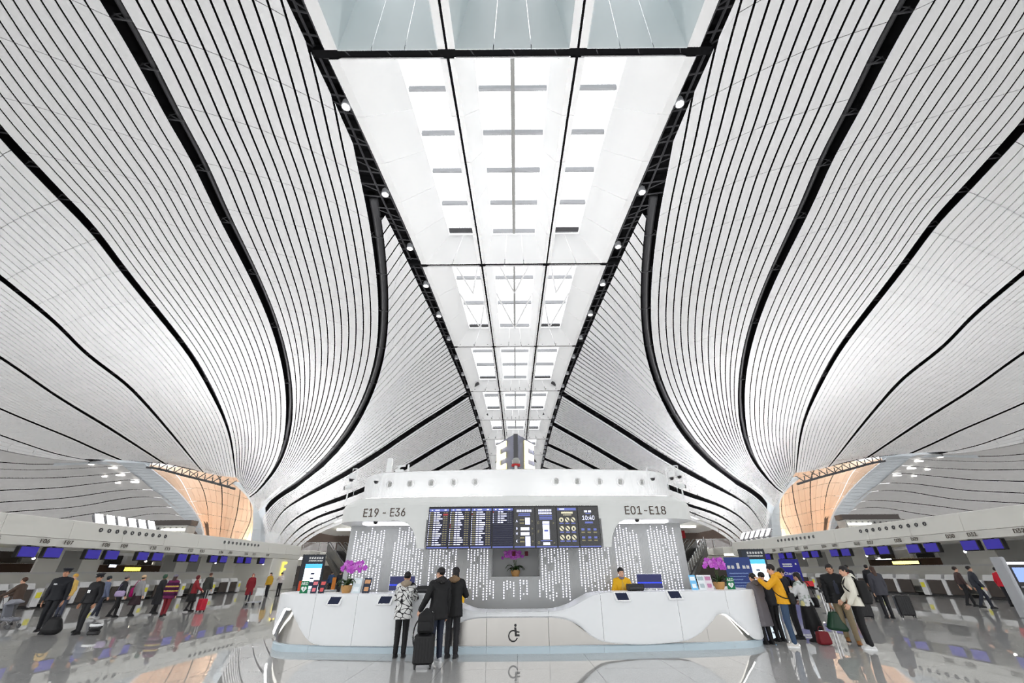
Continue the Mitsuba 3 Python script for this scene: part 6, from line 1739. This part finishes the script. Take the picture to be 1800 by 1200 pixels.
for x in (-0.22, 0.24):
    for y_ in (-0.17, 0.17):
        part(t, 'wheel', frame(lathe([(0.0, -0.02), (0.06, -0.02), (0.075, 0), (0.06, 0.02), (0, 0.02)], 14), (sx_ + x, sy_ + y_, 0.075), (1, 0, 0), (0, 0, 1), (0, -1, 0)), 'mat_dark_steel', smooth=30)
        part(t, 'frame_tube', tube([[sx_ + x, sy_ + y_ * 0.85, 0.08], [sx_ - x * 0.5, sy_ + y_ * 0.85, 0.36]], 0.012, 6), 'mat_aluminium', smooth=30)
part(t, 'push_bar', tube([[sx_ - 0.16, sy_ - 0.15, 0.35], [sx_ - 0.48, sy_ - 0.15, 0.95], [sx_ - 0.48, sy_ + 0.15, 0.95], [sx_ - 0.16, sy_ + 0.15, 0.35]], 0.012, 6), 'mat_dark_steel', smooth=30)
NAVY_ = (18, 20, 27)
p = person('officer in dark uniform and peaked cap with a white sleeve badge, left of two officers', (-15.35, 15.9), R(205), 1.84, False, stride=0.18, arms=(CARRY_L, CARRY_R), top=NAVY_, top_kind='jacket', bottom=(17, 19, 25), shoes=(14, 14, 16), hair='short', hat='cap', hat_rgb=(26, 28, 36), skin='tan')
for sg in (-1, 1):
    part(PEOPLE[-1], 'badge', p['world'](mani(ball((sg * 0.235, 0.02, 1.30), (0.012, 0.03, 0.035), 8))), 'mat_solid_white', label='white sleeve badge')
part(PEOPLE[-1], 'chest_tag', p['world'](box(0.05, 0.13, 0.155, 0.165, 1.26, 1.29)), 'mat_solid_white', label='white chest tag')
t = thing('duffel_bag', 'black round duffel bag standing on the floor by the left officer', 'bag')
part(t, 'bag', soften(m3.Manifold.batch_hull([ball((-14.72 + x, 15.6, z), r_, 12) for x, z, r_ in ((-0.16, 0.15, 0.145), (0.16, 0.15, 0.145), (-0.1, 0.36, 0.10), (0.1, 0.36, 0.10))]), 0.05, 2), colour(20, 20, 22), smooth=True)
part(t, 'handle', tube(dense(np.array([[-14.82, 15.6, 0.44], [-14.78, 15.6, 0.53], [-14.66, 15.6, 0.53], [-14.62, 15.6, 0.44]]), 8), 0.012, 6), colour(16, 16, 18), smooth=True)
person('person in a yellow jacket standing behind the left officer', (-19.9, 21.1), R(180), 1.66, True, top=(206, 170, 92), top_kind='jacket', bottom=(60, 64, 80), hair='short', hair_rgb=(200, 150, 70), hat='beanie', hat_rgb=(206, 160, 70), detail=False)
p = person('officer in black uniform with a peaked cap, right of two officers', (-13.95, 15.7), R(172), 1.68, False, stride=0.12, head=(0.2, 0.2), top=(15, 15, 20), top_kind='jacket', bottom=(14, 15, 20), shoes=(14, 14, 16), hair='short', hat='cap', hat_rgb=(22, 24, 30), skin='tan')
part(PEOPLE[-1], 'chest_tag', p['world'](box(-0.03, 0.07, 0.165, 0.175, 1.14, 1.22)), 'mat_solid_white', label='white tag')
t = thing('robot_ball', 'small black and white wheeled device on the floor beside the right officer', 'device')
part(t, 'shell', moved(trimesh.creation.icosphere(3, 0.14), -13.3, 15.55, 0.20, scale=(1.3, 1.0, 0.9)), 'mat_black_gloss', smooth=True)
part(t, 'stripe', moved(lathe([(0.10, -0.03), (0.145, -0.03), (0.145, 0.03), (0.10, 0.03)], 20), -13.3, 15.55, 0.26, scale=(1.25, 1.0, 1)), 'mat_solid_white', smooth=30)
part(t, 'base', box(-13.45, -13.15, 15.45, 15.65, 0.0, 0.12, 0.03), 'mat_black', smooth=30)
p = person('person in a faded denim jacket and dark cap walking behind the right officer', (-18.25, 21.0), R(-20), 1.58, False, stride=0.3, top=(96, 104, 128), top_kind='jacket', bottom=(36, 40, 54), shoes=(180, 180, 184), hat='beanie', hat_rgb=(36, 48, 52), hair='short', detail=False)
person('person in black with a grey cap and a pale lilac bag at the waist', (-17.7, 21.25), R(-30), 1.60, True, stride=0.3, lean=0.05, top=(30, 32, 38), top_kind='jacket', bottom=(20, 20, 22), hat='beanie', hat_rgb=(120, 112, 112), hair='short', detail=False)
t = thing('waist_bag', 'pale lilac bag carried by the person in black with the grey cap', 'bag')
p_ = (-17.5, 21.0)
part(t, 'bag', soften(m3.Manifold.batch_hull([ball((p_[0] + x, p_[1], z), 0.07, 10) for x in (-0.14, 0.14) for z in (0.86, 0.95)]), 0.05, 2), colour(168, 150, 186), smooth=True)
part(t, 'strap', tube(dense(np.array([[p_[0] - 0.15, p_[1], 0.98], [p_[0] - 0.18, p_[1] + 0.1, 1.2], [p_[0] - 0.16, p_[1] + 0.3, 1.36]]), 8), 0.012, 6), colour(120, 104, 140), smooth=True)
p = person('person in a grey vest and dark skirt with a magenta bag over the shoulder', (-17.3, 21.75), R(-15), 1.60, True, stride=0.2, top=(150, 148, 150), top_kind='jacket', bottom=(52, 34, 40), bottom_kind='skirt', hat='beanie', hat_rgb=(206, 176, 140), hair='short', detail=False)
t = thing('shoulder_bag', 'magenta bag at the side of the person in the grey vest', 'bag')
part(t, 'bag', p['world'](soften(m3.Manifold.batch_hull([ball((-0.30, y_, z), 0.06, 8) for y_ in (-0.12, 0.1) for z in (0.85, 1.12)]), 0.05, 2)), colour(196, 24, 120), smooth=True)
part(t, 'strap', p['world'](tube(dense(np.array([[-0.30, 0.05, 1.15], [-0.2, 0.03, 1.46], [-0.2, -0.06, 1.46], [-0.30, -0.10, 1.15]]), 10), 0.015, 6)), colour(170, 20, 100), smooth=True)
person('person in black with a green headscarf and scarf, beside the striped sweater', (-17.1, 22.8), R(-30), 1.64, True, stride=0.2, top=(34, 34, 38), top_kind='coat', bottom=(24, 24, 26), hat='scarf', hat_rgb=(52, 84, 66), scarf=(40, 96, 60), hair=None, detail=False)
person('person in a purple sweater with yellow stripes and dark red trousers', (-15.55, 21.35), R(12), 1.63, True, stride=0.16, lean=0.03, top=(90, 30, 60), top_kind='long', top_mat='mat_banded', bottom=(118, 26, 36), shoes=(30, 24, 26), hat='beanie', hat_rgb=(120, 116, 130), hair='shoulder', hair_rgb=(60, 40, 40), detail=False)
person('person in a red jacket and black skirt reaching for a red suitcase', (-16.3, 24.0), R(-48), 1.58, True, stride=0.25, arms=(None, ((0.12, 0.10, -0.24), (0.18, 0.30, -0.38))), hands=('relaxed', 'grip'), top=(136, 32, 40), top_kind='jacket', bottom=(22, 22, 24), bottom_kind='skirt', hat='scarf', hat_rgb=(96, 24, 32), hair=None, detail=False)
suitcase(-15.62, 23.9, R(-30), (190, 28, 52), 0.56, 0.42, 'red cabin suitcase rolling beside the person in the red jacket')
person('person in a dark olive coat walking away beyond the red suitcase', (-18.9, 28.9), R(-10), 1.69, False, stride=0.2, top=(52, 54, 50), top_kind='long', bottom=(36, 36, 40), hair='short', hair_rgb=(90, 60, 50), detail=False)
person('person in a long dark red coat far along row F', (-18.0, 32.0), R(-150), 1.62, True, stride=0.2, top=(126, 20, 32), top_kind='coat', bottom=(44, 48, 60), hat='scarf', hat_rgb=(130, 34, 44), hair=None, detail=False)
person('person in a yellow jacket with a white bag near the end of row F', (-19.8, 37.7), R(175), 1.68, True, stride=0.1, top=(190, 150, 40), top_kind='jacket', bottom=(28, 28, 32), hair='shoulder', detail=False)
person('person in a white shirt and black trousers looking at a phone near the letter F', (-19.3, 38.5), R(178), 1.68, False, head=(0, 0.4), arms=(PHONE_L, PHONE_R), top=(212, 206, 204), top_kind='shirt', bottom=(24, 24, 28), hair='short', detail=False)
for x, y_, rgb, lb in ((-15.8, 40.0, (34, 60, 96), 'distant person in dark blue by the left information board'), (-15.2, 40.3, (30, 30, 34), 'distant person in black by the left information board'), (-13.7, 40.5, (120, 190, 180), 'distant person in a turquoise top near the left escalator')):
    person(lb, (x, y_), R(0), 1.70, False, top=rgb, top_kind='jacket', bottom=(24, 24, 28), hair='short', detail=False)

# ------------------------------------------------------------------ boards, stands and machines in the hall


def upright_board(name, x, y, rz, w, h, label, frame_rgb, sheets, depth=0.25):
    t = thing(name, label, 'information board')
    W = lambda m: moved(m, x, y, 0, rz)
    part(t, 'frame', W(box(-w / 2, w / 2, 0, depth, 0.0, h, 0.02)), colour(*frame_rgb, 0.3), smooth=30)
    for (x0, x1, z0, z1, rgb, nm, lit) in sheets:
        part(t, nm, W(box(x0 * w, x1 * w, -0.012, -0.002, z0 * h, z1 * h)), colour(*rgb, 0.3), light=lit)
    return t


info = [(-0.40, 0.42, 0.80, 0.97, (34, 44, 58), 'header', None), (-0.30, 0.42, 0.70, 0.79, (60, 160, 215), 'blue_band', (0.10, 0.5, 0.9)), (-0.30, 0.42, 0.12, 0.70, (196, 212, 222), 'poster', (0.9, 1.1, 1.25))]
for x, y, rz, nm in ((-14.1, 32.0, R(12), 'left'), (14.85, 29.0, R(-12), 'right')):
    t = upright_board('information_board', x, y, rz, 1.5, 2.75, 'tall dark information board with a pale lit poster, %s of the counter' % nm, (28, 34, 42), info)
    W = lambda m: moved(m, x, y, 0, rz)
    rows_ = []
    for k in range(6): rows_.append(box(-0.30 + 0.16 * k, -0.19 + 0.16 * k, -0.022, -0.012, 2.47, 2.60))
    for k in range(9): rows_.append(box(-0.30 + 0.10 * k, -0.22 + 0.10 * k, -0.022, -0.012, 2.32, 2.40))
    part(t, 'header_print', W(join(rows_)), 'mat_ledge', kind='stuff')
    part(t, 'poster_print', W(join(box(0.0, 0.22, -0.022, -0.013, 1.55, 1.62), box(0.0, 0.22, -0.022, -0.013, 1.28, 1.35), box(-0.08, 0.30, -0.022, -0.013, 0.86, 1.10), box(-0.2, 0.45, -0.022, -0.013, 0.66, 0.70))), colour(50, 56, 84), kind='stuff')
# blue banners on the right
t = thing('banner_stand', 'dark blue banner stand with white characters behind the right end of the counter', 'banner')
bx, by = 7.90, 16.6
part(t, 'banner', box(bx - 0.46, bx + 0.46, by, by + 0.02, 0.05, 2.02), colour(38, 62, 128, 0.4))
part(t, 'heading', join([frame(box(x0, x0 + 0.10, 1.66, 1.66 + h_, 0, 0.004), (bx, by, 0), (1, 0, 0), (0, 0, 1), (0, -1, 0)) for x0, h_ in ((-0.40, 0.10), (-0.26, 0.10), (-0.06, 0.18), (0.14, 0.10), (0.28, 0.10))]), 'mat_ledge', kind='stuff')
part(t, 'small_print', join([box(bx - 0.38, bx + 0.30 - 0.12 * ((k * 7) % 3), by - 0.004, by, 1.50 - 0.095 * k, 1.53 - 0.095 * k) for k in range(15)]), colour(120, 140, 190), kind='stuff')
part(t, 'foot', box(bx - 0.5, bx + 0.5, by - 0.12, by + 0.14, 0, 0.05, 0.02), 'mat_grey_bar')
t = thing('banner_stand', 'blue check-in banner with white lettering beyond the yellow jacket on the right', 'banner')
bx, by = 17.3, 29.5
part(t, 'banner', box(bx - 0.62, bx + 0.62, by, by + 0.03, 0.05, 2.18), colour(34, 34, 140, 0.4))
part(t, 'lettering', frame(words('Check-in', 0.16, 0.004, True), (bx, by, 1.30), (1, 0, 0), (0, 0, 1), (0, -1, 0)), 'mat_ledge')
part(t, 'heading', join([box(bx - 0.45, bx + 0.15, by - 0.004, by, z, z + 0.07) for z in (1.86, 1.74)] + [box(bx + 0.35, bx + 0.45, by - 0.004, by, 1.86, 1.96)]), 'mat_ledge', kind='stuff')
part(t, 'foot', box(bx - 0.6, bx + 0.6, by - 0.15, by + 0.15, 0, 0.05, 0.02), 'mat_grey_bar')
# barrier post with a red sign board
t = thing('sign_post', 'thin barrier post with a red sign board behind the group on the right', 'sign')
part(t, 'post', tube([[9.05, 14.9, 0.02], [9.05, 14.9, 1.22]], 0.022, 10), 'mat_aluminium', smooth=40)
part(t, 'base', moved(lathe([(0, 0), (0.17, 0), (0.16, 0.02), (0.05, 0.035), (0, 0.035)], 20), 9.05, 14.9), 'mat_aluminium', smooth=40)
part(t, 'board', box(8.80, 9.30, 14.87, 14.89, 1.16, 1.30), colour(196, 40, 44))
part(t, 'shelf', box(8.90, 9.25, 14.8, 15.0, 0.60, 0.62), 'mat_dark_steel')
for i, (x, y) in enumerate(((11.0, 17.2), (10.2, 16.1), (12.9, 20.4))):
    t = thing('queue_post', 'queue barrier post with a retractable belt on the right, %s' % ('nearest the red sign', 'middle one', 'farthest one')[(1, 0, 2)[i]], 'queue post')
    part(t, 'post', tube([[x, y, 0.02], [x, y, 0.98]], 0.028, 10), 'mat_aluminium', smooth=40)
    part(t, 'base', moved(lathe([(0, 0), (0.17, 0), (0.16, 0.02), (0.05, 0.035), (0, 0.035)], 20), x, y), 'mat_dark_steel', smooth=40)
    part(t, 'head', tube([[x, y, 0.94], [x, y, 1.02]], 0.036, 10), 'mat_black', smooth=40)
# self-service kiosks at the right edge
kx, ky = 18.75, 17.5
t = thing('self_service_kiosk', 'grey self check-in kiosk with a lit blue screen at the right edge', 'kiosk')
W = lambda m: moved(m, kx, ky, 0, R(-14))
part(t, 'side_panel', W(box(-0.42, -0.30, -0.1, 0.5, 0.0, 1.98, 0.03)), 'mat_grey_bar', smooth=30)
part(t, 'body', W(box(-0.30, 0.75, -0.02, 0.5, 0.0, 1.85, 0.03)), 'mat_black', smooth=30)
part(t, 'screen', W(box(-0.20, 0.60, -0.035, -0.022, 1.15, 1.62)), colour(70, 90, 150, 0.2), light=(0.35, 0.5, 0.95), label='lit blue screen')
part(t, 'header_light', W(box(-0.28, 0.6, -0.05, -0.02, 1.72, 1.80)), 'mat_white_panel', light=(4, 4, 4.2))
part(t, 'shelf', W(box(-0.22, 0.62, -0.14, -0.02, 0.96, 1.02, 0.01)), 'mat_grey_bar')
part(t, 'slot', W(box(-0.1, 0.3, -0.03, -0.021, 0.7, 0.78)), 'mat_mid_grey')
# a luggage trolley by row F and a charging screen
tx, ty = -15.6, 28.2
t = thing('luggage_trolley', 'steel luggage trolley standing on the floor before row F', 'trolley')
fr = [tube([[tx - 0.25, ty, 0.15], [tx - 0.25, ty + 0.7, 0.18], [tx - 0.25, ty + 0.75, 0.95], [tx + 0.25, ty + 0.75, 0.95], [tx + 0.25, ty + 0.7, 0.18], [tx + 0.25, ty, 0.15]], 0.02, 6)]
part(t, 'frame', join(fr), 'mat_aluminium', smooth=30)
part(t, 'deck', box(tx - 0.25, tx + 0.25, ty - 0.1, ty + 0.68, 0.14, 0.17), 'mat_grey_bar')
part(t, 'panel', box(tx - 0.22, tx + 0.22, ty + 0.70, ty + 0.73, 0.45, 0.85, 0.01), 'mat_solid_white', smooth=30)
for x in (-0.22, 0.22):
    for y in (-0.05, 0.62):
        part(t, 'wheel', frame(lathe([(0.0, -0.02), (0.06, -0.02), (0.07, 0), (0.06, 0.02), (0, 0.02)], 12), (tx + x, ty + y, 0.07), (0, 1, 0), (0, 0, 1), (1, 0, 0)), 'mat_black', smooth=30)
t = thing('luggage_trolley', 'dark nested luggage trolleys parked beyond the letter F pier', 'trolley')
for k in range(5):
    x = -20.6 + 0.42 * k; y = 45.5
    part(t, 'frame', tube([[x, y, 0.12], [x, y + 0.6, 0.15], [x, y + 0.7, 1.0], [x + 0.35, y + 0.7, 1.0], [x + 0.35, y + 0.6, 0.15], [x + 0.35, y, 0.12]], 0.025, 6), 'mat_dark_steel', smooth=30)
    for wx in (0.02, 0.33):
        for wy in (0.0, 0.55): part(t, 'wheel', frame(lathe([(0.0, -0.02), (0.05, -0.02), (0.06, 0), (0.05, 0.02), (0, 0.02)], 10), (x + wx, y + wy, 0.06), (0, 1, 0), (0, 0, 1), (1, 0, 0)), 'mat_black', smooth=30)
    part(t, 'deck', box(x, x + 0.35, y - 0.1, y + 0.6, 0.10, 0.14), 'mat_dark_steel')
whole('orange_sign', box(-13.5, -13.2, 29.2, 29.25, 0.0, 1.2, 0.01), colour(220, 80, 48), 'orange standing sign board left of the left information board', 'sign')
whole('orange_sign', box(-12.55, -12.3, 32.0, 32.05, 0.0, 1.35, 0.01), colour(196, 118, 44), 'amber standing sign board right of the left information board', 'sign')
